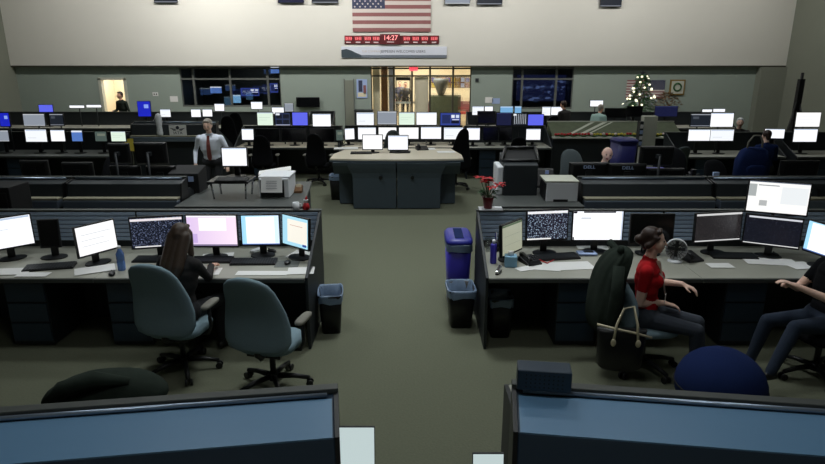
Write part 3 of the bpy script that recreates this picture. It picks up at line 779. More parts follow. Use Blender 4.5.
# wall thermostat dots and small signs on far wall
for px, py, l in ((477, 80, 'small dark wall sensor beside the lobby window frame'),):
    tag(MB().box((0, 0, 0), (.12, .04, .12)).build('wall_sensor', 'dgrey', None, loc=(wx(px, py), YL-.021, wz(py))), l, 'sensor')
for px, py, l, c in ((489, 100, 'white paper notice on far wall right of lobby', 'paper'), (496, 101, 'pale blue paper notice on far wall right of lobby', 'paperb'), (174, 99, 'white paper sheet on far wall left of the dark window', 'paper')):
    tag(MB().box((0, 0, 0), (.28, .006, .2)).build('paper_notice', c, None, loc=(wx(px, py), YL-.004, wz(py))), l, 'notice')

# ================= front row of consoles =================
YA, DA = 5.38, 1.02
console('console nearest the aisle in the left front row under four lit monitors', -2.02, YA, 2.04, DA, pedx=[-.76], ends=(False, True))
console('console at far left of front row with angled bright monitors', -4.121, YA, 2.16, DA, pedx=[.35], ends=(True, False))
console('console right of the aisle with slat wall and blue tissue box', 1.73, YA, 2.06, DA, pedx=[-.12], ends=(True, False))
console('console at far right of front row under stacked monitors', 3.851, YA, 2.18, DA, pedx=[-.6], ends=(False, True))
A = .75
monp(-14, 36, 253, 244, .12, .34, 'white', 'bright white monitor cut by the left picture edge', stand='foot')
monp(78, 118, 259, 248, .11, .32, 'doc', 'bright monitor turned towards the aisle, beside the blue water bottle')
monp(132, 186, 249.5, 246, .12, .34, 'mapw', 'dark map monitor behind the long haired woman')
monp(188, 239.5, 247, 247, .12, .35, 'pink', 'lilac tinted monitor in left front row')
monp(242, 281.5, 246, 245.5, .12, .34, 'sky', 'pale blue edged monitor between lilac and swivelled monitors')
monp(283.5, 310, 244, 251.5, .12, .34, 'web', 'swivelled monitor at the aisle end of left front row')
monp(500.5, 521, 258, 249, .07, .34, 'olivescr', 'dim olive monitor turned sideways by the tissue box')
monp(525, 567, 241.5, 239.5, .15, .34, 'map', 'dark monitor with a white speckled map right of aisle')
monp(570.5, 622, 241, 241, .13, .34, 'notepad', 'white monitor left of the red shirted woman')
monp(628, 672, 244, 244, .12, .33, 'off', 'switched-off black monitor behind the woman in red')
monp(692, 739, 243.5, 240.5, .13, .33, 'mapb', 'dim brownish map monitor beside the stacked pair at right')
monp(741, 799, 243, 250, .12, .33, 'mapc', 'black map monitor under the white report monitor')
monp(744, 807, 211.5, 217, .455, .35, 'report', 'raised white report monitor at the right of front row', stand='pole')
monp(803, 838, 250, 262, .12, .33, 'sky', 'pale monitor cut by the right picture edge')
monp(41, 62, 248, 247, .12, .3, 'off', 'narrow black switched-off monitor between the two bright left ones')
t = thing('equipment_case', 'tall black equipment case behind the leftmost bright monitor', 'case', (-4.72, 6.85, 0)); MB().b2(-.22, .14, -.18, .2, .03, 1.36).build('case_body', 'blackm', t, bevel=.01); MB().b2(-.19, .11, -.2, -.181, .1, 1.3).build('door', 'black', t, bevel=.004)
MB().b2(.07, .085, -.215, -.201, .6, .8).build('handle', 'dgrey', t)
# desk things, left
def on(px, py, z=A): return W(px, py, z)
x, y = on(254, 263); keyboard('black keyboard on left front console near empty teal chair', x, y, A+.001, .03, .46)
x, y = on(210, 263); keyboard('black keyboard under the long haired woman\'s hand', x, y+.06, A+.001, .0, .42)
x, y = on(287.5, 264); flat('mouse_pad', 'grey mouse pad under mouse near the aisle end', 'mouse pad', x, y, A+.001, .24, .2, .05, 'mull'); mouse('black mouse on grey pad at aisle end of left console', x, y, A+.005)
for i, (px, py, w_, d_, r_, l) in enumerate(((205, 272, .3, .2, .1, 'white paper sheet beside the woman\'s forearm'), (262, 273.5, .5, .12, 0, 'wide white paper along desk edge before the black keyboard'), (301, 271, .26, .2, .1, 'white sheet at the front aisle corner of left desk'), (300, 255, .22, .26, -.3, 'white sheet under the swivelled monitor'), (218, 256, .32, .16, .2, 'white papers below the lilac monitor'),
        (12, 272, .34, .2, .1, 'white blurred papers on far left desk'), (95, 270, .36, .22, .5, 'fanned papers beside the blue water bottle'), (30, 277, .3, .12, 0, 'pale sheet near the left desk edge'))):
    x, y = on(px, py); flat('paper_sheet', l, 'paper', x, max(y, YA+.08), A+.0015+.0006*i, w_, d_, r_)
x, y = on(258, 251); t = thing('telephone_handset', 'white handset lying below the pale blue monitor', 'phone', (x, y, A+.001), -.5)
MB().loft([sring(0, yy, .015, .028*k, .01, e=.8) for yy, k in ((-.1, .6), (-.09, 1), (.09, 1), (.1, .6))]) ; o = MB(); o.box((0, 0, .016), (.055, .2, .03)); o.build('handset_body', 'white', t, bevel=.008); MB().box((0, .06, .033), (.035, .04, .004)).build('display', 'dgrey', t)
x, y = on(272, 252); mouse('small black mouse below the pale blue monitor', x, y, A+.001, 1.2)
x, y = on(122, 270); t = thing('water_bottle', 'blue tinted water bottle beside the turned left monitor', 'bottle', (x, max(y, YA+.1), A))
MB().lathe([(.034, 0), (.038, .01), (.038, .09), (.034, .1), (.038, .11), (.038, .17), (.02, .21), (.016, .225)], n=18).build('bottle_body', mat('bottle_blue', (110, 150, 215), .15, trans=.6), t); MB().cyl((0, 0, .225), (0, 0, .25), .018).build('cap', 'white', t)
x, y = on(112, 275); mouse('dark mouse beside the blue water bottle', x, max(y, YA+.06), A+.001, .4)
x, y = on(50, 268); keyboard('blurred dark keyboard on far left console', x, y, A+.001, .25, .46)
x, y = on(152, 262); keyboard('dark keyboard behind first teal chair', x, y+.05, A+.001, 0, .4)
# desk things, right
x, y = on(557, 258); keyboard('black keyboard right of the telephone on right console', x, y, A+.001, .18, .46)
x, y = on(511, 267); t = thing('tissue_box', 'pale blue tissue box in front of sideways monitor', 'tissue box', (x, y+.04, A), -.1)
MB().box((0, 0, .055), (.12, .12, .11)).build('carton', 'box', t, bevel=.003); MB().loft([sring(0, 0, .108+z, a, b, e=.9) for z, a, b in ((0, .03, .01), (.02, .035, .018), (.04, .022, .012), (.05, .03, .004))]).build('tissue', 'paper', t)
x, y = on(530, 263); t = thing('telephone', 'black desk telephone between tissue box and keyboard', 'phone', (x, y, A), .4)
MB().prism([(-.1, 0), (.1, 0), (.1, .06), (-.1, .02)], -.08, .08).build('phone_base', 'black', t, bevel=.004)
MB().tube([(-.05, -.09, .05), (-.055, -.06, .075), (-.055, .05, .095), (-.05, .09, .075)], [.026, .016, .016, .026]).build('handset', 'black', t)
k_ = MB(); [k_.box((.0+.03*i, -.06+.03*j, .042+.008*j), (.02, .02, .008)) for i in range(3) for j in range(4)]; k_.build('keys', 'dgrey', t)
MB().tube([(.3+.0, -.02, .01), (.2, -.06, .006), (.14, -.1, .01), (.1, -.02, .03)], .006).build('red_cord', 'red', t)
x, y = on(491.5, 264); t = thing('spray_can', 'tall violet can standing by the slat wall right of aisle', 'can', (x+.02, y+.03, A))
MB().lathe([(.03, 0), (.033, .008), (.033, .19), (.026, .21)]).build('can_body', 'purple', t); MB().cyl((0, 0, .21), (0, 0, .25), .017).build('nozzle_cap', 'white', t)
x, y = on(496, 252); t = thing('pen_holder', 'dark pen cup beside the violet can', 'pen cup', (x+.02, y+.06, A))
MB().lathe([(.04, 0), (.042, .11), (.037, .11), (.036, .01)]).build('cup', 'black', t)
for a, m_ in ((.2, 'red'), (1.9, 'white'), (3.6, 'blue'), (5, 'black')): MB().cyl((.01*math.cos(a), .01*math.sin(a), .012), (.03*math.cos(a), .03*math.sin(a), .2), .005).build('pen', m_, t)
x, y = on(496.5, 273); t = thing('stapler', 'small black stapler at the front corner of right console', 'stapler', (x+.02, y, A), 1.2)
MB().box((0, 0, .008), (.14, .035, .016)).build('stapler_base', 'black', t, bevel=.003); MB().box((0, 0, .04), (.14, .03, .03), 0, (0, -.15, 0)).build('stapler_arm', 'chrome', t, bevel=.006)
x, y = on(484, 240, .75); t = thing('plastic_cup', 'clear plastic cup by the slat wall at aisle end', 'cup', (.82, 6.2, A))
MB().lathe([(.03, 0), (.04, .16), (.037, .16), (.028, .006)]).build('cup_wall', 'glass', t)
for i, (px, py, w_, d_, r_, l) in enumerate(((572, 266, .42, .24, .1, 'white papers on desk left of the woman in red'), (545, 267, .3, .22, -.2, 'white sheet below the black telephone'), (592, 247, .34, .2, -.1, 'white sheets under the white monitor right of aisle'), (525, 269, .18, .12, .4, 'small white note beside the tissue box'),
        (770, 262, .5, .22, -.15, 'white paper on the far right console'), (800, 266, .26, .2, .2, 'pale sheet at the right picture edge'), (720, 266, .24, .14, 0, 'white note before the right keyboard'))):
    x, y = on(px, py); flat('paper_sheet', l, 'paper', x, max(y, YA+.12), A+.0015+.0006*i, w_, d_, r_)
x, y = on(588, 256); t = thing('clear_folder', 'crumpled blue plastic sleeve left of the woman\'s coat', 'folder', (x, y+.05, A+.006)); MB().box((0, 0, .012), (.2, .13, .018)).build('sleeve', 'paperb', t, bevel=.006); MB().box((.02, .01, .024), (.1, .05, .006)).build('cap', 'dgrey', t)
x, y = on(733, 257); keyboard('black keyboard on the far right console', x, y, A+.001, -.08, .46)
x, y = on(775, 256); mouse('mouse right of the far right keyboard', x, y, A+.001)
x, y = on(677, 265); t = thing('desk_fan', 'small white round fan on desk beside the woman in red', 'fan', (x+.02, y+.1, A), -.4)
MB().lathe([(.07, 0), (.075, .012), (.03, .03)]).build('fan_base', 'white', t)
q = MB(); q.loft([[(.105*k*math.cos(a), yy, .14+.105*k*math.sin(a)) for a in [2*PI*i/24 for i in range(24)]] for yy, k in ((-.02, .96), (-.03, 1.0), (.03, 1.0), (.045, .8), (.05, .4))], 0, False); q.build('fan_housing', 'white', t)
q = MB()
for i in range(9): a = PI*i/9; q.cyl((.1*math.cos(a), -.028, .14+.1*math.sin(a)), (-.1*math.cos(a), -.028, .14-.1*math.sin(a)), .0025, n=6)
q.tube([(.06*math.cos(a), -.028, .14+.06*math.sin(a)) for a in [2*PI*i/18 for i in range(19)]], .0025, 6); q.build('fan_grille', 'black', t)
q = MB(); [q.box((.045*math.cos(a), -.0, .14+.045*math.sin(a)), (.075, .006, .035), 0, (.5, -a, 0)) for a in (0, 1.57, 3.14, 4.71)]; q.build('fan_blades', 'dgrey', t)
x, y = on(652, 262); t = thing('hanging_headset', 'headset hooked on a small stand between black monitors', 'headset', (x, y+.3, A))
MB().lathe([(.07, 0), (.07, .012), (.012, .02)]).build('stand_base', 'black', t); MB().cyl((0, 0, .02), (0, 0, .36), .009).build('stand_post', 'chrome', t)
MB().tube([(.08*math.cos(a), 0, .3+.09*math.sin(a)) for a in [PI*i/10 for i in range(11)]], .008).build('headband', 'armpad', t)
for sx in (-1, 1): MB().ell((.08*sx, 0, .27), (.018, .035, .04)).build('ear_cup', 'armpad', t)
x, y = on(640, 262); t = thing('desk_telephone', 'dark telephone console right of the white fan', 'phone', (x+.55, y+.08, A), .3)
MB().prism([(-.1, 0), (.1, 0), (.1, .07), (-.1, .02)], -.09, .09).build('phone_base', 'black', t, bevel=.004); MB().tube([(-.05, -.09, .05), (-.055, -.05, .08), (-.055, .05, .1), (-.05, .09, .09)], [.026, .016, .016, .026]).build('handset', 'black', t)

# chairs of the front row
task_chair('teal high backed chair carrying the long haired woman', -2.1, 4.98, -.16, high=1.16, wt=.22, wb=.29)
task_chair('empty teal high backed chair nearest the aisle', -1.21, 4.68, -.22, high=1.15, wt=.22, wb=.3)
# bins
bin_('waste_bin', 'black waste bin with clear liner at end of left front console', 'waste bin', -.86, 5.86, .1, .25, .34, .42, 'black')
bin_('waste_bin', 'black lined waste bin standing before the blue recycling bin', 'waste bin', .515, 6.0, .05, .29, .36, .42, 'black')
bin_('waste_bin', 'black lined waste bin under the right front console', 'waste bin', .9, 5.75, 0, .25, .3, .42, 'black')
t = bin_('recycling_bin', 'tall violet blue recycling bin by the right slat wall end', 'recycling bin', .525, 6.62, 0, .29, .54, .76, 'purple', True)
l = MB(); l.loft([sring(0, 0, z, a, b, e=.35, n=24) for z, a, b in ((.77, .152, .28), (.8, .155, .284), (.835, .13, .25))]); l.build('lid', 'blue', t); MB().b2(-.05, .05, -.2, .2, .836, .842).build('lid_slot', 'navy', t)
# green bag
x, y = W(127, 345, 0); t = thing('green_bag', 'green canvas bag on floor left of first teal chair', 'bag', (x-.03, y+.25, 0), .3)
MB().loft([sring(0, 0, z, a, b, e=.7) for z, a, b in ((0, .13, .08), (.06, .15, .1), (.18, .14, .08), (.27, .1, .03))]).build('bag_body', 'greenbag', t); MB().tube([(-.07, 0, .26), (-.05, 0, .33), (.05, 0, .33), (.07, 0, .26)], .007).build('handle', 'greenbag', t)
# ================= second row =================
def cabinet(label, poly, zt, drawers):
    xs_ = [p[0] for p in poly]; ys_ = [p[1] for p in poly]; cx = sum(xs_)/len(poly); cy = min(ys_)
    t = thing('side_cabinet', label, 'cabinet', (cx, cy, 0))
    pl = [(p[0]-cx, p[1]-cy) for p in poly]
    ins = [(a*.97, .03+b*.96) for a, b in pl]
    MB().slab(ins, .02, zt-.041).build('body', 'darkpanel', t, bevel=.004); MB().slab(pl, zt-.04, zt).build('cabinet_top', 'edge', t, bevel=.004)
    MB().b2(min(p[0] for p in pl)+.02, max(p[0] for p in pl)-.05, -.012, -.001, zt-.13, zt-.045).build('front_rail', 'black', t)
    return t
cabinet('side cabinet behind left front row carrying the white printer', [(-2.88, 7.05), (-1.31, 7.05), (-1.47, 8.6), (-2.88, 8.6)], 1.05, 3)
cabinet('side cabinet behind right front row carrying the tall shredder', [(.98, 7.05), (2.08, 7.05), (2.08, 8.6), (1.12, 8.6)], 1.05, 3)
DB = .95
console('second row console with dark sloped rear, left of white printer', -3.63, 8.56, 1.46, DB, PI, hood=1)
console('second row console at far left with dark sloped rear', -5.42, 8.56, 2.08, DB, PI, hood=1)
console('second row console in front of the bald man', 2.95, 8.56, 1.66, DB, PI, hood=1)
console('second row console at far right behind the report monitor', 5.1, 8.56, 2.6, DB, PI, hood=1)
mond(569, 606, 162, 184, 8.0, 'blue', 'black monitor seen from behind, in front of the bald man', back=True, logo='DELL')
mond(607.5, 644, 163, 184, 8.0, 'blue', 'black monitor seen from behind, right of the bald man', back=True, logo='DELL')
mond(646, 682, 168, 185, 8.0, 'doc', 'low black monitor seen from behind, third in second row', back=True)
mond(640, 672, 146, 165, 8.02, 'doc', 'raised dark monitor seen from behind, above the third one', back=True, stand='pole')
mond(108, 132, 143, 163, 8.02, 'doc', 'raised black monitor back at left, narrower of the two', back=True, stand='pole')
mond(134, 169, 142, 164, 8.02, 'doc', 'raised black monitor back left of standing man, wider one', back=True, stand='pole')
mond(110, 143, 165.5, 183, 8.0, 'doc', 'low black monitor back, leftmost of lower pair', back=True)
mond(146, 178, 165.5, 183, 8.0, 'doc', 'low black monitor back beside the sloped black terminal', back=True)
mond(20, 52, 160, 182, 8.0, 'off', 'dark monitor back at the left picture edge', back=True)
mond(62, 96, 162, 182, 8.0, 'off', 'dark monitor back, second from left in second row', back=True)
mond(780, 815, 160, 182, 8.0, 'off', 'dark monitor back behind the raised report monitor', back=True)
# sloped terminal with blue sticker
x, z = Wd(194, 172, 7.95); t = thing('ticket_printer', 'low black machine with a pale sticker, before the standing man', 'printer', (x-.1, 7.98, .75), .02)
MB().prism([(-.18, 0), (.18, 0), (.18, .62), (-.18, .56)], -.2, .2).build('machine_body', 'blackm', t, bevel=.01); MB().box((.1, -.185, .49), (.07, .004, .07)).build('sticker', 'paperb', t)
# left cabinet top
t = thing('monitor_riser', 'black riser shelf with chrome legs beside white printer', 'riser', (-2.32, 7.6, 1.05))
MB().box((0, 0, .22), (.52, .42, .025)).build('riser_top', 'black', t, bevel=.003)
for sx in (-1, 1):
    for sy in (-1, 1): MB().cyl((.2*sx, .15*sy, 0), (.22*sx, .17*sy, .208), .011).build('leg', 'chrome', t)
mond(220.5, 248.5, 147, 167, 7.72, 'white', 'bright white monitor on the black riser', zd=1.283)
x, y = W(236, 177, 1.283); keyboard('keyboard on the black riser shelf', x+.02, 7.47, 1.284, 0, .4)
x, y = W(272, 199, 1.05); t = thing('white_printer', 'white sided printer with dark front at left cabinet corner', 'printer', (x+.02, y+.3, 1.05), .0)
MB().b2(-.19, .19, -.24, .22, 0, .25).build('printer_body', 'white', t, bevel=.01); MB().b2(-.17, .13, -.252, -.241, .01, .23).build('front_panel', 'black', t)
MB().b2(-.2, .2, -.22, .22, .251, .275).build('printer_lid', 'white', t, bevel=.006)
MB().box((-.02, -.275, .18), (.27, .004, .2), 0, (-.22, 0, 0)).build('paper_sign', 'paper', t)
s_ = MB(); [s_.box((-.02, -.2915+.0067*k, .135+.03*k), (.14, .002, .004), 0, (-.22, 0, 0)) for k in range(4)]; s_.build('sign_writing', 'ink', t)
t = thing('paper_tray', 'pale blue stack tray behind the white printer', 'tray', (-1.92, 8.2, 1.05), .2)
MB().b2(-.2, .2, -.14, .14, 0, .2).build('tray_body', 'paperb', t, bevel=.006); MB().box((.02, 0, .225), (.44, .3, .02), 0, (0, -.12, 0)).build('paper', 'paper', t)
x, y = W(298, 193, 1.05); t = thing('wooden_block', 'small brown wooden holder at corner of left cabinet', 'holder', (x, y+.05, 1.05)); MB().prism([(-.06, 0), (.06, 0), (.06, .09), (-.06, .03)], -.05, .05).build('holder_body', 'wood', t, bevel=.004); MB().box((0, .02, .08), (.07, .012, .05)).build('card', 'cream', t)
x = -1.12; t = thing('christmas_ornament', 'red and white santa ornament on the left console cap', 'ornament', (x-.05, 6.42, 1.169))
MB().lathe([(.035, 0), (.04, .03), (.03, .06), (.02, .075)]).build('ornament_body', 'red', t); MB().ell((0, 0, .09), (.022, .022, .024)).build('head', 'plate', t); MB().cyl((0, 0, .1), (.01, 0, .15), .022, .003).build('hat', 'red', t); MB().lathe([(.023, .098), (.029, .104), (.023, .112)]).build('fur_band', 'white', t)
t = thing('white_mug', 'white mug on the console cap beside red ornament', 'mug', (-1.28, 6.42, 1.169)); MB().lathe([(.032, 0), (.036, .01), (.036, .08), (.031, .08), (.03, .01)]).build('mug_body', 'white', t); MB().tube([(.034, 0, .065), (.058, 0, .06), (.058, 0, .03), (.034, 0, .02)], .005).build('handle', 'white', t)
# right cabinet top
t = thing('shredder', 'tall black and white office machine with open top tray', 'printer', (1.36, 7.88, 1.05), 0)
MB().prism([(-.24, 0), (.24, 0), (.24, .5), (-.06, .44), (-.24, .4)], -.18, .26).build('machine_body', 'darkpanel', t, bevel=.012)
MB().b2(-.262, -.182, -.22, .2, .12, .38).build('side_cover', 'white', t, bevel=.02); MB().b2(-.262, -.182, -.2, .2, .0, .1).build('side_cover', 'white', t, bevel=.015)
o = MB()
for a in (((-.2, -.12, .44), (.28, -.12, .44)), ((.28, -.12, .44), (.3, .24, .56)), ((.3, .24, .56), (-.1, .24, .56)), ((-.1, .24, .56), (-.2, -.12, .44))): o.cyl(a[0], a[1], .022)
o.build('tray_rim', 'black', t); MB().add([(-.19, -.11, .43), (.27, -.11, .43), (.29, .23, .53), (-.09, .23, .53)], [(0, 1, 2, 3)]).build('tray_floor', 'blackm', t)
t = thing('label_printer', 'white box shaped printer right of the tall black machine', 'printer', (1.86, 7.5, 1.05), -.03)
MB().b2(-.19, .2, -.2, .2, 0, .24).build('printer_body', 'white', t, bevel=.008); MB().b2(-.21, .21, -.2, .22, .241, .262).build('printer_lid', 'ivory', t, bevel=.005); MB().b2(-.1, .08, -.212, -.201, .0, .03).build('paper_slot', 'black', t); MB().b2(-.204, -.191, -.18, .18, .02, .22).build('side_panel', 'black', t)
t = thing('desk_telephone', 'dark telephone with white card behind the white box printer', 'phone', (1.75, 8.25, 1.05), 0)
MB().prism([(-.1, 0), (.1, 0), (.1, .24), (.04, .22), (-.1, .03)], -.22, .22).build('phone_base', 'black', t, bevel=.006); MB().box((-.12, -.06, .2), (.09, .01, .13)).build('white_card', 'paper', t); MB().box((.12, -.0, .2), (.05, .01, .05)).build('pale_card', 'paperb', t)
# poinsettia on the console cap
flat('plant_mat', 'white mat under the poinsettia on the console cap', 'mat', .86, 6.43, 1.1685, .26, .15, 0, 'white', .012)
t = thing('potted_poinsettia', 'red poinsettia in a red foil pot on console cap', 'plant', (.83, 6.43, 1.181))
MB().lathe([(.045, 0), (.06, .1), (.07, .13), (.06, .13), (.05, .1)]).build('pot', 'potred', t); q = MB()
for k in range(8): a = 2*PI*k/8; q.add([(.055*math.cos(a), .055*math.sin(a), .12), (.055*math.cos(a+.6), .055*math.sin(a+.6), .12), (.12*math.cos(a+.3), .12*math.sin(a+.3), .16+.02*(k % 2))], [(0, 1, 2)])
q.build('pale_wrap', 'ivory', t)
rp = random.Random(5)
def leaf(q, c, d, L, w_, up=.2):
    d = Vector(d).normalized(); s_ = d.cross(Vector((0, 0, 1))).normalized(); c = Vector(c)
    q.add([c, c+d*L*.5+s_*w_+Vector((0, 0, up*L*.4)), c+d*L, c+d*L*.5-s_*w_+Vector((0, 0, up*L*.4)), c+d*L*.5+Vector((0, 0, -.002))], [(0, 1, 4), (1, 2, 4), (2, 3, 4), (3, 0, 4)])
for k in range(7):
    a = rp.uniform(0, 6.28); r = rp.uniform(.0, .13) if k else 0; c = (r*math.cos(a), r*math.sin(a)*.8, rp.uniform(.25, .34))
    MB().tube([(0, 0, .1), (c[0]*.5, c[1]*.5, .2), c], .004, 6).build('stem', 'green', t)
    q = MB()
    for j in range(8): b = 2*PI*j/8+rp.random(); leaf(q, c, (math.cos(b), math.sin(b), rp.uniform(-.25, .15)), rp.uniform(.06, .085), .02)
    q.build('flower', 'red', t)
q = MB()
for k in range(26): b = rp.uniform(0, 6.28); c = (.03*math.cos(b), .03*math.sin(b), rp.uniform(.14, .24)); leaf(q, c, (math.cos(b), math.sin(b), rp.uniform(-.3, .3)), rp.uniform(.07, .11), .022)
q.build('leaves', 'green', t)

# ================= supervisor desk in the middle =================
t = thing('supervisor_desk', 'curved slate desk with cream top in the centre aisle', 'desk', (-.3, 11.25, 0))
base = [(-1.05, .08), (-.1, -.02), (.1, -.02), (.72, .05), (.72, .55), (-1.05, .55)]
def bowl(x0, x1, mi=0):
    q = MB(); n = 10; rings = []
    for zz, out in ((.02, 0), (.6, 0), (.7, .03), (.8, .09), (.87, .12), (.898, .13)):
        ring = []
        for i in range(n+1):
            x = x0+(x1-x0)*i/n; k = 1-(x/1.3)**2*.18
            ring.append((x+(out*.8*(1 if x > 0 else -1) if (i == 0 and x < -.5) or (i == n and x > .5) else 0), .2-.28*k-out*.5, zz))
        ring += [(x1, .55, zz), (x0, .55, zz)]
        rings.append(ring)
    return q.loft(rings, 0, True, False)
bowl(-.83, -.012).build('front_panel', 'slate', t); bowl(.012, .83).build('front_panel', 'slate', t)
for sx in (-1, 1):
    q = MB(); x0, x1 = (.83, 1.14) if sx > 0 else (-1.14, -.83)
    q.loft([[(a, .0+b, zz) for a, b in ((x0, -.0), (x1 if zz > .6 else (x0+x1)/2 if False else x1, .1), (x1, 1.2), (x0, 1.2))] for zz in (.62, .8, .93)], 0, True, False) if False else q.b2(x0, x1, .35, 1.2, .02, .72)
    q.build('side_pedestal', 'slate', t)
    MB().cyl((sx*.3, -.115, .62), (sx*.3, -.09, .62), .035, n=16).build('round_grommet', 'black', t)
for sx in (-1, 1):
    q = MB(); a, b = sorted((sx*.84, sx*1.2)); q.prism([(.06, .66), (-.08, .84), (-.1, .898), (1.25, .898), (1.25, .73), (.34, .73)], a, b); q.build('apron', 'slate', t)
top = [(-1.26, -.0), (-.7, -.08), (0, -.1), (.7, -.08), (1.26, -.0), (1.26, .5), (1.1, 1.35), (-1.05, 1.35), (-1.26, .6)]
MB().slab(top, .931, .965).build('worktop', 'topc', t, bevel=.006); MB().slab([(a*1.008, b*1.008-.003) for a, b in top], .9, .93).build('edge_band', 'slate', t, bevel=.006)
ZD = .965
mond(362, 383, 134.5, 150, 11.95, 'doc', 'left of the two white monitors on the central desk', zd=ZD)
mond(387.5, 408.5, 135, 150.5, 11.95, 'white', 'right of the two white monitors on the central desk', zd=ZD)
for px, py, w_, l in ((346, 149, .5, 'pile of white papers at left end of central desk'), (446, 152, .36, 'white papers at right end of central desk'), (428, 149, .3, 'white sheet right of central monitors')):
    x, y = W(px, py, ZD); flat('paper_sheet', l, 'paper', x, y, ZD+.001, w_, .24, .1, 'paper', .02 if px < 400 else .004)
x, y = W(361, 154, ZD); keyboard('dark keyboard at left of central desk', x, y+.05, ZD+.001, .05, .42)
x, y = W(400, 153, ZD); keyboard('dark keyboard before the central monitors', x, y+.05, ZD+.001, -.05, .42)
x, y = W(422, 150, ZD); t = thing('telephone', 'black telephone on the central desk right of the monitors', 'phone', (x, y+.05, ZD), .2)
MB().prism([(-.1, 0), (.1, 0), (.1, .07), (-.1, .02)], -.12, .12).build('phone_base', 'black', t); MB().tube([(-.06, -.09, .05), (-.06, 0, .1), (-.06, .09, .09)], [.026, .016, .026]).build('handset', 'black', t)
t = bin_('waste_bin', 'dark waste bin left of the central desk', 'waste bin', -1.5, 12.1, 0, .38, .34, .48, 'black', True, .85)
# ================= third row =================
console('long console left of the centre with two rows of monitors', -3.0, 14.25, 2.5, .95, 0, topm='topc', slat=False)
console('middle console behind the central desk with white monitors', -.22, 14.3, 2.96, .95, 0, topm='topc', slat=False, ends=(False, False))
console('console right of centre with striped and blue monitors', 2.3, 14.2, 2.04, .95, 0, slat=False)
L3 = 'in third row left of centre'
mond(256.5, 274, 112, 126, 14.75, 'greenw', 'pale green raised monitor '+L3, stand='pole')
mond(274.6, 291, 112.5, 126, 14.75, 'windows', 'raised monitor with four dark windows '+L3, stand='pole')
mond(291.6, 308.5, 112, 126, 14.75, 'blue', 'plain blue raised monitor '+L3, stand='pole')
mond(312, 331.5, 113.5, 127, 14.75, 'white', 'white raised monitor '+L3, stand='pole')
mond(255, 280, 128.5, 141.5, 14.6, 'off', 'dark lower monitor under pale green one', stand='foot')
mond(281, 307, 128.5, 141.5, 14.6, 'off', 'dark lower monitor under plain blue one')
mond(309, 334.5, 128.5, 142, 14.6, 'off', 'dark lower monitor under white raised one left of centre')
mond(241, 254.5, 128.5, 140.5, 14.5, 'white', 'small white monitor at left end of third row console')
mond(335.5, 343.5, 129.5, 141, 14.5, 'greygreen', 'small grey screen beside the centre cluster', rz=.3)
C3 = 'in the centre cluster'
mond(344.5, 354.5, 128, 140, 14.7, 'white', 'narrow turned white monitor at left '+C3, rz=.5)
for a, b, ya, yb, c, l in ((356, 374.5, 112, 125.8, 'whitefar', 'leftmost raised white monitor '), (377, 397, 111, 125, 'greyscr', 'greyish raised monitor '), (398.5, 415, 112, 125.5, 'greenw', 'pale green raised monitor '), (416, 437, 112, 125.5, 'white', 'rightmost raised white monitor '), (440, 460.5, 112.5, 126, 'windowsb', 'raised blue windowed monitor ')):
    mond(a, b, ya, yb, 14.85, c, l+C3, stand='pole')
for a, b, ya, yb, c, l in ((357.5, 376.5, 127, 140, 'white', 'lower left white monitor '), (378, 397, 127, 140, 'doc', 'lower white monitor behind the grey chair '), (398.5, 419, 127, 139.5, 'doc', 'lower middle white monitor '), (420.5, 441.5, 126.5, 139.5, 'white', 'lower right white monitor '), (443.5, 463.5, 127, 140, 'whitefar', 'lower white monitor behind black chair ')):
    mond(a, b, ya, yb, 14.65, c, l+C3)
R3 = 'in third row right of centre'
mond(466.5, 480, 127.5, 140.5, 14.5, 'white', 'lone white monitor at left end '+R3)
mond(483, 498, 127, 141, 14.6, 'off', 'dark lower monitor right of lone white one '+R3)
mond(499, 512, 127, 141, 14.6, 'off', 'dark lower monitor under dark blue one '+R3)
mond(526, 540.5, 128.5, 140.5, 14.6, 'white', 'lower white monitor beside black chair '+R3)
mond(477.5, 495.5, 111, 123.5, 14.75, 'off', 'raised switched-off black monitor '+R3, stand='pole')
mond(496.3, 511.5, 112.5, 126, 14.75, 'bluedark', 'raised dark blue monitor '+R3, stand='pole')
mond(512.3, 527, 113, 126, 14.75, 'stripes', 'raised monitor with vertical columns '+R3, stand='pole')
mond(527.8, 543.5, 114, 126, 14.75, 'blue', 'raised plain blue monitor '+R3, stand='pole')
for x, l, hi in ((-3.38, 'black chair at left of third row console', 1.16), (-2.15, 'black chair before dark monitors left of centre', 1.2), (2.35, 'black chair before dark blue monitor right of centre', 1.12)):
    task_chair(l, x, 13.62, rp.uniform(-.15, .15), 'chblack', hi, .17, .24)
task_chair('grey chair behind left white monitor of the central desk', -.46, 13.4, .1, 'greyfab', 1.3, .16, .26)
task_chair('black chair at right end of the central desk', .96, 13.1, .35, 'chblack', 1.36, .13, .27)
x, y = W(458, 172, 0)
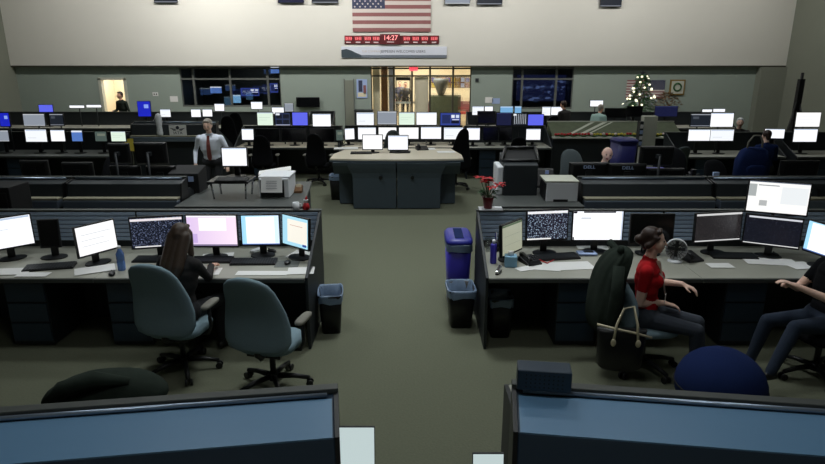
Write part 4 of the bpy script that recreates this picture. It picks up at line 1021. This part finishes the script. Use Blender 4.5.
# far left cluster (third row)
console('far left third row console with bright monitors', -7.95, 12.95, 2.9, .95, 0, topm='mull', slat=False)
console('third row console cut by the left picture edge', -10.4, 12.95, 1.9, .95, 0, topm='mull', slat=False)
FL = 'at far left'
for a, b, ya, yb, c, l, st in ((22, 46.5, 113.5, 126.5, 'greyscr', 'raised greyish monitor ', 'pole'), (48.5, 65, 113.5, 126, 'darkwin', 'raised charcoal monitor ', 'pole'), (24, 48.5, 129, 142.5, 'whitefar', 'lower bright white monitor under greyish one ', 'foot'), (49.5, 66.5, 129.5, 142, 'white', 'lower white monitor under charcoal one ', 'foot'), (70.5, 84, 130, 142, 'bluetop', 'blue monitor with white header ', 'foot'), (-2, 11.5, 112.5, 127, 'bluedeep', 'deep blue raised monitor ', 'pole'), (-6, 10.5, 130, 142, 'greyscr', 'pale monitor under the deep blue one ', 'foot'),
        (94, 108, 131, 142, 'greygreen', 'dim grey green monitor ', 'foot'), (110, 127, 131, 142, 'greenw', 'pale green monitor with yellow note beside it ', 'foot')):
    mond(a, b, ya, yb, 13.55 if st == 'pole' else 13.35, c, l+FL, stand=st)
x, z = Wd(122, 140, 13.25); t = thing('yellow_folder', 'yellow folder leaning right of the pale green monitor', 'folder', (x-.02, 13.6, .75), .2); MB().box((0, 0, .15), (.2, .02, .28), 0, (-.2, 0, .0)).build('cover', 'yellow', t)
# hood behind with the winged globe sign
console('console whose dark rear carries the winged globe sign', -5.45, 14.95, 1.95, .95, PI, hood=1, hoodh=1.38)
x0, z0 = Wd(169.5, 134.8, 13.7); x1, z1 = Wd(185.5, 124.5, 13.7)
t = thing('airline_sign', 'white sign with winged globe and letters on dark console', 'sign', ((x0+x1)/2, 13.71, 1.102), 0)
w_ = x1-x0; h_ = z1-z0
MB().box((0, 0, h_/2), (w_, .01, h_)).build('sign_sheet', 'paper', t)
g = MB(); g.cyl((0, -.008, h_*.76), (0, -.0055, h_*.76), h_*.17, n=20); g.build('globe', 'inkd', t)
for sx in (-1, 1):
    g = MB()
    for k in range(3): g.add([(sx*.04, -.008, h_*(.62-.05*k)), (sx*(w_*.42-.03*k), -.008, h_*(.72-.1*k)), (sx*(w_*.40-.03*k), -.008, h_*(.66-.1*k)), (sx*.04, -.008, h_*(.585-.05*k))], [(0, 1, 2, 3)])
    g.build('wing', 'inkd', t)
text('lettering', 'IATA', h_*.36, 'inkd', t, (0, -.008, h_*.24), sx=1.15)
# white paper roll stand left of sign
x, z = Wd(155, 138, 13.4); t = thing('white_figurine', 'slim white bottle shape on the dark console rear ledge', 'bottle', (x, 13.7, 1.101)); MB().lathe([(.06, 0), (.07, .05), (.055, .2), (.07, .3), (.07, .42), (.05, .48), (.0, .5)]).build('bottle_body', 'white', t)
# right clusters
console('third row console right with four bright monitors', 6.9, 12.85, 2.3, .95, 0, slat=False)
console('third row console at the right picture edge', 9.35, 12.85, 2.2, .95, 0, slat=False)
FR = 'at right of third row'
for a, b, ya, yb, c, l, st in ((711, 732.5, 112.5, 127.5, 'white', 'raised bright white monitor ', 'pole'), (691, 710, 113.5, 127, 'darkwin', 'raised charcoal monitor ', 'pole'), (688.5, 709.5, 129, 141.5, 'white', 'lower white monitor left ', 'foot'), (710.5, 733, 129, 141.5, 'whitefar', 'lower white monitor beneath the raised white ', 'foot'), (796.5, 819, 112, 127.5, 'doc', 'raised glaring monitor at picture edge ', 'pole'), (794, 816, 128.5, 142.5, 'white', 'lower glaring monitor at picture edge ', 'foot')):
    mond(a, b, ya, yb, 13.45 if st == 'pole' else 13.25, c, l+FR, stand=st)
mond(765.5, 783, 128.5, 139, 13.3, 'white', 'small white monitor in front of seated person at right', rz=-.15)

# ================= fourth row, far =================
console('far row console below the dark far window', -5.6, 18.5, 4.6, .9, 0, slat=False)
console('far row console at the far left', -11.0, 18.5, 5.9, .9, 0, slat=False)
console('far row console near the black wall television', -2.9, 18.9, .8, .8, 0, slat=False, pedx=[])
console('far row console right of the lobby', 3.0, 18.5, 2.6, .9, 0, slat=False)
console('far row console in front of the map window', 5.6, 18.5, 2.5, .9, 0, slat=False)
console('far row console by the christmas tree', 8.4, 18.5, 3.0, .9, 0, slat=False)
Q = 18.95
for a, b, ya, yb, c, l in ((136.5, 152, 101, 117, 'bluedeep', 'blue monitor right of the standing far person'), (159.5, 171.5, 109, 117.5, 'whitefar', 'pale far monitor left of the dark window'), (190.5, 201.5, 109, 117.5, 'white', 'far white monitor, left of pair below window'), (202, 213, 109, 117, 'white', 'far white monitor, right of pair below window'), (214, 225, 103.5, 111.5, 'white', 'raised far white monitor under window mullion'), (250.5, 263, 101.5, 109.5, 'white', 'raised far white monitor under right of window'), (271.5, 284.5, 107, 114.5, 'white', 'far white monitor above the windowed screen'),
        (472, 484, 106, 115.5, 'whitefar', 'far white monitor right of lobby glass'), (484.5, 493, 106, 114.5, 'white', 'far white monitor, second right of lobby'), (500, 513, 106, 114.5, 'skyblue', 'far sky blue monitor before map window'), (514.5, 521.5, 106, 114, 'skyblue', 'far narrow sky blue monitor before map window'), (542, 550.5, 106.5, 116, 'whitefar', 'far white monitor left of black chair'), (551, 563.5, 106.5, 115.5, 'white', 'far white monitor before the dark clothed person'), (590, 603, 100, 107, 'white', 'far white screen behind pale teal shirt'),
        (605, 626, 108, 118, 'off', 'far black monitor left of christmas tree'), (627, 642, 106, 117, 'off', 'far black monitor in front of christmas tree'), (655, 677, 106, 117, 'bluedark', 'far dark blue monitor right of christmas tree'), (702, 712, 109, 112.5, 'white', 'thin far white screen, left of two at right'), (713, 725, 108.5, 112.5, 'white', 'thin far white screen, right of two at right'),
        (38, 54, 104.5, 112.5, 'blue', 'glowing blue far monitor at left'), (69, 85, 105, 108.5, 'white', 'thin white far screen, left of two at left'), (86, 102, 104.5, 108, 'white', 'thin white far screen, right of two at left'),
        (284, 294, 103, 112, 'greyscr', 'far grey monitor beside black television')):
    mond(a, b, ya, yb, Q if c != 'off' else Q-.05, c, l, stand='pole' if yb < 112 else 'foot')
for px, D, l in ((549, 17.9, 'far black chair left of the dark clothed person'), (236, 17.2, 'black chair in the shadow below the far window'), (228, 16.2, 'second black chair in the shadow below the far window')):
    task_chair(l, Wd(px, 115, D)[0], D, .2, 'chblack', 1.35 if D < 17.5 else 1.2, .17, .24)

# planted ledge with the airfield board
t = thing('display_ledge', 'low dark partition with white ledge and sloped green board', 'partition', (4.99, 14.5, 0))
MB().b2(-1.6, 1.6, .05, .8, .02, .93).build('partition_body', 'darkpanel', t); MB().b2(-1.62, 1.62, -.05, .12, .931, .965).build('ledge', 'ivory', t, bevel=.004)
MB().add([(-1.59, .14, .966), (1.59, .14, .966), (1.59, .8, 1.25), (-1.59, .8, 1.25), (-1.59, .8, .94), (1.59, .8, .94)], [(0, 1, 2, 3), (3, 2, 5, 4), (0, 3, 4), (1, 5, 2)]).build('sloped_board', 'teald', t)
MB().cyl((-1.6, .8, 1.26), (1.6, .8, 1.26), .014).build('top_rail', 'ivory', t)
s_ = MB()
for x0, x1, wd in ((-1.3, -.5, .05), (-1.05, -.2, .06), (-.85, .0, .03)): s_.add([(x0, .15, .975), (x0+wd*2, .15, .975), (x1+wd*2, .78, 1.247), (x1, .78, 1.247)], [(0, 1, 2, 3)])
s_.build('diagonal_stripes', 'ivory', t)
t = thing('flower_garland', 'garland of red and yellow flowers along the white ledge', 'garland', (4.99, 14.52, .966))
MB().tube([(-1.56+3.12*i/60, 0, .03+.012*math.sin(i*1.3)) for i in range(61)], .022, 7).build('garland_rope', 'green', t)
for i in range(44):
    x = -1.55+3.1*i/43; q = MB(); q.ell((x, -.012+.02*rp.uniform(-1, 1), .06+.02*rp.random()), (.036, .03, .028), 8, 6)
    q.build('flower', 'red' if i < 12 or i in (17, 24, 25) else ('yellow' if i % 4 else 'plate'), t)
t = thing('ivory_post', 'tall ivory column box standing right of the flower garland', 'column', (Wd(649, 130, 14.1)[0], 14.15, 0)); MB().b2(-.16, .16, -.1, .1, 0, 1.5).build('column_body', 'ivory', t, bevel=.01)
q = MB(); q.b2(-.25, -.17, -.14, .05, .8, 1.38); q.build('brochure_rack', 'darkpanel', t)
for k in range(4): MB().box((-.21, -.146, .88+.13*k), (.07, .008, .09), 0, (.2, 0, 0)).build('brochure', 'paper' if k % 2 else 'paperb', t)
t = bin_('wheeled_bin', 'large dark blue wheeled bin before the flower garland', 'bin', Wd(623, 150, 12.5)[0], 12.5, .1, .42, .5, 1.12, 'navyp', False, .8)
MB().loft([sring(0, 0, z, a, b, e=.4, n=24) for z, a, b in ((1.133, .23, .27), (1.16, .232, .27), (1.19, .2, .24))]).build('lid', 'navyp', t)
t = thing('blue_crate', 'blue plastic crate on desk right of bald man', 'crate', (Wd(627, 160, 9.6)[0], 8.45, .75)); 
MB().b2(-.13, .13, -.1, .08, 0, .5).build('crate_body', 'blue', t, bevel=.01); MB().b2(-.14, .14, -.11, .09, .501, .52).build('crate_lid', 'blue', t)
# christmas tree
t = thing('christmas_tree', 'decorated christmas tree with lights before the far wall flag', 'christmas tree', (Wd(640, 100, 20.2)[0], 20.2, 0))
q = MB(); rt = random.Random(11)
for k in range(1500):
    z = .35+1.6*rt.random()**1.15; R_ = .62*(1-(z-.35)/1.75)+.03; a = rt.uniform(0, 6.28); r = R_*rt.uniform(.25, 1)
    leaf(q, (r*.75*math.cos(a), r*.75*math.sin(a), z+.04), (math.cos(a), math.sin(a), -.45), .13, .016)
q.build('needles', 'green', t); MB().cyl((0, 0, 0), (0, 0, 1.95), .04, .01).build('trunk', 'wood', t); MB().lathe([(.2, 0), (.22, .2), (.18, .2)]).build('pot', 'potred', t)
for k in range(90):
    z = .5+1.45*rt.random(); R_ = .62*(1-(z-.35)/1.75)+.05; a = rt.uniform(PI, 2*PI); q = MB(); q.ell((R_*math.cos(a), R_*math.sin(a), z), (.026, .026, .026), 8, 6); q.build('bauble', 'bauble' if k % 2 else 'baublew', t)
q = MB(); q.add([((.08 if k % 2 == 0 else .03)*math.sin(k*PI/5), -.01, 2.02+(.08 if k % 2 == 0 else .03)*math.cos(k*PI/5)) for k in range(10)]+[((.08 if k % 2 == 0 else .03)*math.sin(k*PI/5), .01, 2.02+(.08 if k % 2 == 0 else .03)*math.cos(k*PI/5)) for k in range(10)], [tuple(range(10)), tuple(range(19, 9, -1))]+[(i, (i+1) % 10, (i+1) % 10+10, i+10) for i in range(10)]); q.build('star', 'dgrey', t)
t = thing('potted_shrub', 'brownish leafy arrangement right of the christmas tree', 'plant', (Wd(667, 100, 21.5)[0], 21.5, 0)); q = MB()
for k in range(500):
    a = rt.uniform(0, 6.28); z = rt.uniform(.9, 1.65); r = .5*math.sin((z-.8)/.9*PI)*rt.uniform(.2, 1); leaf(q, (r*math.cos(a), r*math.sin(a), z), (math.cos(a), math.sin(a), rt.uniform(-.3, .6)), .12, .03)
q.build('foliage', mat('russet_leaves', (120, 92, 60), .7, noise=.3, nscale=9), t); MB().lathe([(.2, 0), (.26, .5), (.22, .5)]).build('pot', 'potred', t); MB().cyl((0, 0, .4), (0, 0, 1.2), .03).build('trunk', 'wood', t)
bpy.data.objects['christmas_tree'].scale = (1.45, 1.2, 1.16)
# right edge: tripod
x, z = Wd(816, 74, 15.0); t = thing('tripod_screen', 'dark folded tripod stand near the right wall', 'tripod', (x-.2, 15.2, 0))
for dx, dy in ((-.5, -.35), (.35, -.4), (.0, .5)): MB().cyl((dx, dy, 0), (0, 0, 1.9), .02).build('leg', 'black', t)
MB().cyl((0, 0, 1.2), (0, 0, 2.45), .035).build('mast', 'black', t); MB().b2(-.06, .06, -.06, .06, 1.0, 2.3).build('rolled_cover', 'blackm', t)
# chairs between rows on the right
task_chair('grey chair behind the bald man', 2.72, 9.72, PI+.15, 'greyfab', 1.3, .2, .25)
task_chair('black chair right of the raised dark monitor back', 4.2, 9.5, PI-.3, 'chblack', 1.35, .2, .25)
task_chair('grey chair before the lower white monitors at right', 5.15, 11.9, .2, 'greyfab', 1.15, .18, .24)
task_chair('dark chair holding the navy bag', 5.15, 9.75, PI+.1, 'chblack', 1.12, .2, .25)
task_chair('black chair in gloom at far left of second row', -4.9, 9.5, PI, 'chblack', 1.25, .2, .25)
x, z = Wd(752, 165, 9.3); t = thing('navy_backpack', 'navy backpack with pale looped handle hung at right', 'backpack', (x, 9.3, .95))
MB().loft([sring(0, 0, z_, a, b, e=.6) for z_, a, b in ((0, .2, .1), (.05, .26, .13), (.3, .26, .13), (.45, .2, .09), (.5, .12, .04))]).build('bag_body', 'navy', t)
MB().tube([(-.13, -.02, .4), (-.12, -.02, .58), (-.05, -.02, .68), (.05, -.02, .68), (.1, -.02, .58), (.1, -.02, .42)], .014).build('handle', 'armpad', t); MB().loft([sring(0, -.135, z_, a, .03, e=.6) for z_, a in ((.04, .1), (.06, .16), (.2, .16), (.24, .1))]).build('front_pocket', 'navy', t)
q = thing('cable_tangle', 'tangle of black cables with a white plug on rear ledge', 'cables', (Wd(702, 165, 7.9)[0], 7.9, .75))
for k in range(7):
    rr_ = random.Random(k); MB().tube([(rr_.uniform(-.28, .28), rr_.uniform(-.1, .12), .02+.09*j*rr_.uniform(.6, 1.1)) for j in range(7)], .011, 6).build('cable', 'black' if k % 3 else 'dgrey', q)
MB().box((.14, -.12, .56), (.07, .04, .05)).build('plug', 'paperb', q); MB().box((-.1, -.0, .3), (.05, .05, .6)).build('support', 'black', q)

# ================= nearest row =================
a0 = Vector((W(338, 388, 1.3)[0], W(338, 388, 1.3)[1])); a1 = Vector(W(0, 412, 1.3)); ang = math.atan2((a0-a1).y, (a0-a1).x)
def near(label, corner, ang, w_, sgn, tilt):
    # back towards the camera: local +y of the console points to the camera
    rz = PI+ang; dirx = Vector((math.cos(ang), math.sin(ang))); diry = Vector((-math.sin(ang), math.cos(ang)))
    c = corner+dirx*(sgn*w_/2)+diry*.95
    return console(label, c.x, c.y, w_, .95, rz, hood=2, capd=.27, hoodh=1.3)
near('nearest console at left, blue grey rear towards the viewer', a0, ang, 2.6, -1, 0)
b0 = Vector(W(560, 387, 1.3)); b1 = Vector(W(825, 405, 1.3)); angb = math.atan2((b1-b0).y, (b1-b0).x); db = (b1-b0).normalized()
b00 = b0-db*.22
near('nearest console at right, blue grey rear towards the viewer', b00, angb, 2.6, 1, 0)
t = thing('desk_speaker', 'dark square box on the corner of nearest right console', 'speaker', (b00.x+.135, b00.y-.045, 1.315), angb)
MB().b2(-.12, .12, -.05, .05, 0, .1).build('speaker_body', 'bluegrey', t, bevel=.006)
q = MB(); [q.cyl((-.08+.02*i, -.053, .02+.02*j), (-.08+.02*i, -.051, .02+.02*j), .004, n=6) for i in range(9) for j in range(4)]; q.build('speaker_grille', 'black', t)
for (px, py, w_, l, s_) in ((356, 430, .15, 'lit white tablet on a post at the nearest left console', -1), (489, 457, .12, 'lit white tablet on a post at the nearest right console', 1)):
    x, y = W(px, py, 1.25); t = thing('tablet_stand', l, 'tablet', (x, y, 0))
    MB().lathe([(.11, 0), (.11, .015), (.02, .03)]).build('stand_base', 'black', t); MB().cyl((0, .02, .03), (0, .02, 1.1), .011).build('stand_post', 'dgrey', t)
    MB().box((0, .012, 1.14), (w_+.006, .012, .226), 0, (-.12, 0, 0)).build('tablet_body', 'black', t, bevel=.003); o = MB().box((0, 0, 0), (w_, .002, .22)).build('screen', SCR['plain'], t, loc=(0, .0045, 1.14)); o.rotation_euler = (-.12, 0, 0)
# chairs of that row, seen over the consoles
x, y = -2.12, 3.9
task_chair('black chair under a dark coat beyond the nearest left console', x, y, .1, 'chblack', .66, .26, .28, seatz=.42, arms=False)
t = thing('dark_coat', 'dark coat heaped over the chair at lower left', 'coat', (x, y-.3, .53), .05)
MB().loft([sring(.0+.03*k, 0, z, a, b, e=.8) for k, (z, a, b) in enumerate(((-.1, .3, .17), (.0, .42, .2), (.08, .42, .17), (.16, .3, .14), (.21, .16, .09)))]).build('coat_body', 'olive', t, subsurf=1); MB().tube([(-.3, -.1, .05), (-.15, -.14, .17), (.05, -.12, .22), (.25, -.08, .18)], [.03, .06, .06, .03]).build('sleeve', 'olive', t)
t = thing('round_pouf', 'dark navy round topped pouf at the lower right', 'pouf', (2.37, 4.12, 0)); MB().lathe([(.2, 0), (.21, .03), (.2, .06)]).build('pouf_base', 'black', t); MB().ell((0, 0, .345), (.33, .32, .29), 24, 14).build('pouf_cushion', 'navy', t); MB().tube([(.331*math.cos(a), .321*math.sin(a), .345) for a in [2*PI*i/30 for i in range(31)]], .006, 6).build('piping', 'blackm', t)

# ================= people =================
# woman in red
fdir = -PI/2-.45
task_chair('teal chair of the woman in red', 2.12, 5.02, fdir+.55, 'teal', 1.0, .19, .24, arms=False)
def loc2(wx_, wy_, z, ox, oy, rz):
    d = Vector((wx_-ox, wy_-oy)); c, s_ = math.cos(-rz), math.sin(-rz); return (d.x*c-d.y*s_, d.x*s_+d.y*c, z)
ox, oy = 2.1, 5.0
g = lambda px, py, z: loc2(*W(px, py, z), z, ox, oy, fdir)
hrW = g(664, 303, .68); hlW = g(682, 284, .8)
pw, pi_ = person('person', 'woman in a red shirt seated sideways at right console', (ox, oy, 0), fdir, hz=.56, lean=-.04, headturn=(.1, -.08), hr=hrW, hl=(hlW[0], hlW[1]-.0, hlW[2]), fl=(-.08, .5, .1), fr=(.06, .46, .1),
    mats=dict(top='redshirt', bottom='trouser', skin='skinp'), sleeve='short', hair='bun', hairm='hairb', voxel=.0085, female=True, kneeout=.05, vneck=True, curl=.4, handpose=dict(L=((.1, .9, -.25), (0, -.3, -1)), R=((-.3, .9, -.2), (0, 0, -1))))
N, U, X, Y = pi_['N'], pi_['U'], pi_['X'], pi_['Y']
q = MB()
for sx in (-1, 1): q.tube([N-U*.0+X*.06*sx-Y*.01, N-U*.06+X*.06*sx+Y*.075, N-U*.16+X*.035*sx+Y*.125, N-U*.3+X*.006*sx+Y*.15], .006, 6)
q.build('lanyard', 'flagwhite', pw); MB().box(tuple(N-U*.34+Y*.155), (.055, .006, .08)).build('badge', 'paper', pw)
def folds(ring, z):
    n = len(ring); c = sum(ring, Vector())/n
    return [c+(p-c)*(1+.07*math.sin(7*2*PI*k/n+z*5)+.05*math.sin(13*2*PI*k/n-z*9)) for k, p in enumerate(ring)]
# her coat over the back of the chair
t = thing('hanging_coat', 'dark olive coat draped over back of the red shirted woman\'s chair', 'coat', (2.12, 5.02, 0), fdir+.55)
MB().loft([folds(sring(dx, dy, z, a, b, e=.8, n=40), z) for z, dx, dy, a, b in ((.38, .0, -.42, .22, .1), (.6, .02, -.43, .25, .12), (.85, .0, -.4, .22, .11), (1.0, -.0, -.37, .2, .11), (1.1, .02, -.33, .17, .1), (1.17, .04, -.3, .12, .07), (1.2, .04, -.29, .05, .03))]).build('coat_body', 'olive', t, subsurf=1)
MB().tube([(.2, -.4, 1.08), (.27, -.43, .85), (.25, -.44, .62), (.24, -.42, .5)], [.05, .055, .05, .045]).build('sleeve', 'olive', t); MB().tube([(-.12, -.36, 1.2), (0, -.31, 1.13), (.12, -.36, 1.2)], .03).build('collar', 'olive', t)
# handbag
x, y = W(617, 362, .12); t = thing('handbag', 'black handbag with tan handles hanging behind the woman', 'handbag', (1.76, 4.62, .22), -.12)
MB().loft([sring(0, 0, z, a, b, e=.55) for z, a, b in ((0, .15, .07), (.03, .18, .09), (.2, .19, .085), (.33, .2, .05), (.36, .205, .035))]).build('bag_body', 'black', t)
MB().tube([(-.21, -.02, .4), (-.1, -.05, .385), (.1, -.055, .35), (.24, -.02, .3)], .011).build('trim_band', 'handle', t)
MB().tube([(-.08, -.085, .28), (-.06, -.06, .42), (.0, .0, .54), (.08, .01, .56), (.11, -.05, .42), (.12, -.085, .26)], .011).build('strap', 'handle', t)
for px in (-.08, .12): MB().ell((px, -.088, .27), (.022, .012, .035)).build('strap_tab', 'handle', t)
# long haired woman
ox, oy = -2.12, 5.06
pw, pi_ = person('person', 'long haired woman in a dark top seated in teal chair', (ox, oy, 0), -.3, hz=.56, lean=.14, headturn=(.3, -.1), hr=loc2(*W(211, 266, .82), .82, ox, oy, -.3), hl=(-.22, .34, .8), fl=(-.14, .42, .1), fr=(.12, .42, .1),
    mats=dict(top='darksweater', bottom='btrouser'), hair='long', hairm='hairl', voxel=.0095, female=True, handpose=dict(R=((-.2, .9, -.1), (0, 0, -1))), curl=.3)
# man in white shirt
x = Wd(210, 140, 11.0)[0]
pw, pi_ = person('person', 'standing grey haired man in white shirt and striped tie', (x, 11.05, 0), PI, hz=.94, lean=.1, headturn=(0, -.25), hl=(-.34, .2, .93), hr=(.28, .12, .93), mats=dict(top='whiteshirt', bottom='btrouser', skin='skinp'), hair='short', hairm='hairg', voxel=.013)
N, U, X, Y = pi_['N'], pi_['U'], pi_['X'], pi_['Y']
q = MB(); q.loft([[N+U*u_+X*w_*sx+Y*(yo+dy) for sx, dy in ((-1, 0), (1, 0), (1, .014), (-1, .014))] for u_, w_, yo in ((-.0, .022, .075), (-.06, .025, .1), (-.14, .03, .132), (-.25, .036, .142), (-.38, .042, .135), (-.44, .02, .13))], 0, True, False); q.build('tie', 'tie', pw)
q = MB(); [q.tube([N+U*.02+X*.0+Y*.075, N+U*.03+X*.05*sx+Y*.03, N+U*.02+X*.05*sx-Y*.03], .014, 6) for sx in (-1, 1)]; q.build('collar', 'whiteshirt', pw)
# bald man
person('person', 'balding man in pale shirt leaning behind two black monitor backs', (2.9, 9.35, 0), PI, hz=.69, lean=.12, side=-.16, headturn=(-.1, -.05), hl=(-.18, .42, .86), hr=(.2, .42, .86), fl=(-.12, .4, .1), fr=(.12, .4, .1), mats=dict(top='tealshirt', skin='skinp'), hair='fringe', hairm='hairb', voxel=.012)
# far people
person('person', 'standing person in olive clothes before the bright doorway', (Wd(122, 100, 20.4)[0], 20.4, 0), PI-.5, hz=.95, lean=.05, hr=(.2, .25, 1.1), mats=dict(top='olive', bottom='btrouser'), voxel=.018)
person('person', 'person in dark clothes standing at desk before map window', (Wd(567, 100, 18.1)[0], 18.1, 0), .6, hz=.8, lean=.15, hr=(.15, .3, .85), hl=(-.15, .3, .85), fl=(-.1, .05, .1), fr=(.1, .05, .1), mats=dict(top='darksweater', bottom='btrouser'), voxel=.018)
person('person', 'person in pale teal shirt leaning over far desk', (Wd(598, 105, 18.1)[0], 18.1, 0), -.9, hz=.7, lean=.2, hr=(.15, .3, .85), hl=(-.15, .3, .85), fl=(-.1, .2, .1), fr=(.1, .2, .1), mats=dict(top='tealshirt', bottom='btrouser'), hairm='hairg', voxel=.018)
person('person', 'person wearing a white cap behind the bright right monitors', (Wd(741, 115, 14.9)[0], 14.9, 0), PI-.4, hz=.6, lean=.05, fl=(-.1, .4, .1), fr=(.1, .4, .1), hl=(-.2, .35, .8), hr=(.2, .35, .8), mats=dict(top='darksweater', bottom='btrouser', skin='skinp'), hairm='white', voxel=.018)
person('person', 'seated person with navy top before small white monitor at right', (Wd(769, 140, 12.3)[0], 12.3, 0), .1, hz=.58, lean=.1, fl=(-.12, .4, .1), fr=(.12, .4, .1), hl=(-.2, .35, .8), hr=(.2, .35, .8), mats=dict(top='navy', bottom='btrouser', skin='skinp'), hairm='hairb', voxel=.018)
person('person', 'left person in dark suit standing inside the lobby', (Wd(400, 90, 31)[0], 31, 0), PI, mats=dict(top='flagblue', bottom='btrouser'), voxel=.022)
person('person', 'right person in grey suit standing inside the lobby', (Wd(405.5, 90, 30)[0], 30, 0), PI, mats=dict(top='dgrey', bottom='btrouser'), voxel=.022)
# man at right edge, facing left
ox, oy = 3.62, 4.85; rz = PI/2+.15
task_chair('dark chair cut by right picture edge', ox+.0, oy+.0, rz, 'chblack', 1.05, .2, .25, arms=False)
person('person', 'person in denim reclining in chair at the right edge', (ox, oy, 0), rz, hz=.57, lean=-.15, headturn=(0, .0), hl=(-.02, .36, .9), hr=(.12, .3, .86), fl=(-.2, .62, .22), fr=(.2, .5, .1), mats=dict(top='chblack', bottom='jeans', skin='skinp'), sleeve='short', hairm='hairb', voxel=.0115, kneeout=.15)

# ================= light =================
def lamp(label, x, y, w_, d_, power, z=ZC, col=(1, .96, .9), spread=PI):
    t = thing('ceiling_light', label, 'ceiling light', (x, y, z-.07))
    f = MB(); f.b2(-w_/2-.04, -w_/2, -d_/2-.04, d_/2+.04, 0, .07); f.b2(w_/2, w_/2+.04, -d_/2-.04, d_/2+.04, 0, .07); f.b2(-w_/2, w_/2, -d_/2-.04, -d_/2, 0, .07); f.b2(-w_/2, w_/2, d_/2, d_/2+.04, 0, .07); f.build('fixture_frame', 'mull', t)
    MB().b2(-w_/2, w_/2, -d_/2, d_/2, .03, .06).build('diffuser', 'lampw', t)
    ld = bpy.data.lights.new('ceiling_lamp', 'AREA'); ld.shape = 'RECTANGLE'; ld.size = w_; ld.size_y = d_; ld.energy = power; ld.color = col; ld.spread = spread
    lo_ = bpy.data.objects.new('ceiling_lamp', ld); C.objects.link(lo_); lo_.location = (x, y, z-.06); return lo_
LK, WK = 1.5, 2.05
GRID = [(-4.0, 9.6, 40), (0.1, 7.2, 44), (3.8, 10.6, 20), (-7.0, 14.5, 38), (0.0, 13.5, 75), (7.0, 14.5, 34), (0, 1.6, 12), (-2.2, 4.9, 11), (2.3, 4.9, 11)]  # left lamp behind the second row is added to brighten the white shirt
for i, (x, y, p) in enumerate(GRID):  # lamp nearest the camera is an unseen addition that lifts the teal chair backs
    lamp(['unseen ceiling light added to brighten the white shirted man', 'ceiling light over the aisle by second row', 'ceiling light behind the right second row', 'ceiling light over left third row', 'ceiling light over the central desk', 'ceiling light over right third row', 'unseen ceiling light added near the viewer to brighten chair backs', 'ceiling light over left front row', 'ceiling light over right front row'][i], x, y, 1.2, .6, p*LK, col=(.92, .98, 1), spread=PI if y > 12 else 1.9)
# wall washers along the upper wall
for i, (x, p) in enumerate(((-11.5, 32), (-7, 165), (-2.5, 115), (2.5, 92), (7, 70), (11, 36))):
    l = lamp(['wall washer light at far left of upper wall', 'wall washer light above the bright patch of upper wall', 'wall washer light left of the large flag', 'wall washer light right of the large flag', 'wall washer light before right half of upper wall', 'wall washer light at far right of upper wall'][i], x, 18.6, 1.2, .3, p*WK, col=(1, .975, .94))
    l.rotation_euler = (math.radians(50), 0, 0)
def room_light(x, y, z, w_, p, col):
    ld = bpy.data.lights.new('room_lamp', 'AREA'); ld.size = w_; ld.energy = p; ld.color = col
    o = bpy.data.objects.new('room_lamp', ld); C.objects.link(o); o.location = (x, y, z)
room_light((lo[0]+lo[1])/2, YL+3.0, 3.25, 2.0, 200, (1, .95, .86)); room_light((lo[0]+lo[1])/2, YL+8.5, 3.25, 2.5, 330, (1, .95, .86))
room_light((d1[0]+d1[1])/2, YL+1.2, 2.65, .9, 55, (1, .95, .9))
room_light((w1[0]+w1[1])/2, YL+2, 2.75, .6, 14, (.85, .95, .95)); room_light((w2[0]+w2[1])/2, YL+1.5, 2.75, .6, 4, (.8, .9, 1))
w = bpy.data.worlds.new('world'); S.world = w; w.use_nodes = True; w.node_tree.nodes['Background'].inputs[0].default_value = (.5, .65, .9, 1); w.node_tree.nodes['Background'].inputs[1].default_value = .02

# ---------------- groups of repeats (post-pass) ----------------
def rowname(y):
    return 'nearest row' if y < 4.2 else 'front row' if y < 6.9 else 'second row' if y < 10 else 'central desk' if y < 12.6 else 'third row' if y < 16 else 'far row' if y < 22 else 'rooms behind the far wall'
tops = [o for o in S.objects if o.parent is None and o.get('category')]
names = {'monitor': 'monitors of the ', 'chair': 'office chairs of the ', 'keyboard': 'keyboards of the ', 'desk': 'consoles of the ', 'paper': 'paper sheets of the ', 'television': 'televisions on the wall', 'ceiling light': 'ceiling lights', 'notice': 'notices on the far wall', 'waste bin': 'black waste bins', 'computer mouse': 'computer mice of the '}
for o in tops:
    c = o['category']
    if c in names: o['group'] = names[c]+(rowname(o.matrix_world.translation.y if False else o.location.y) if names[c].endswith('the ') else '')
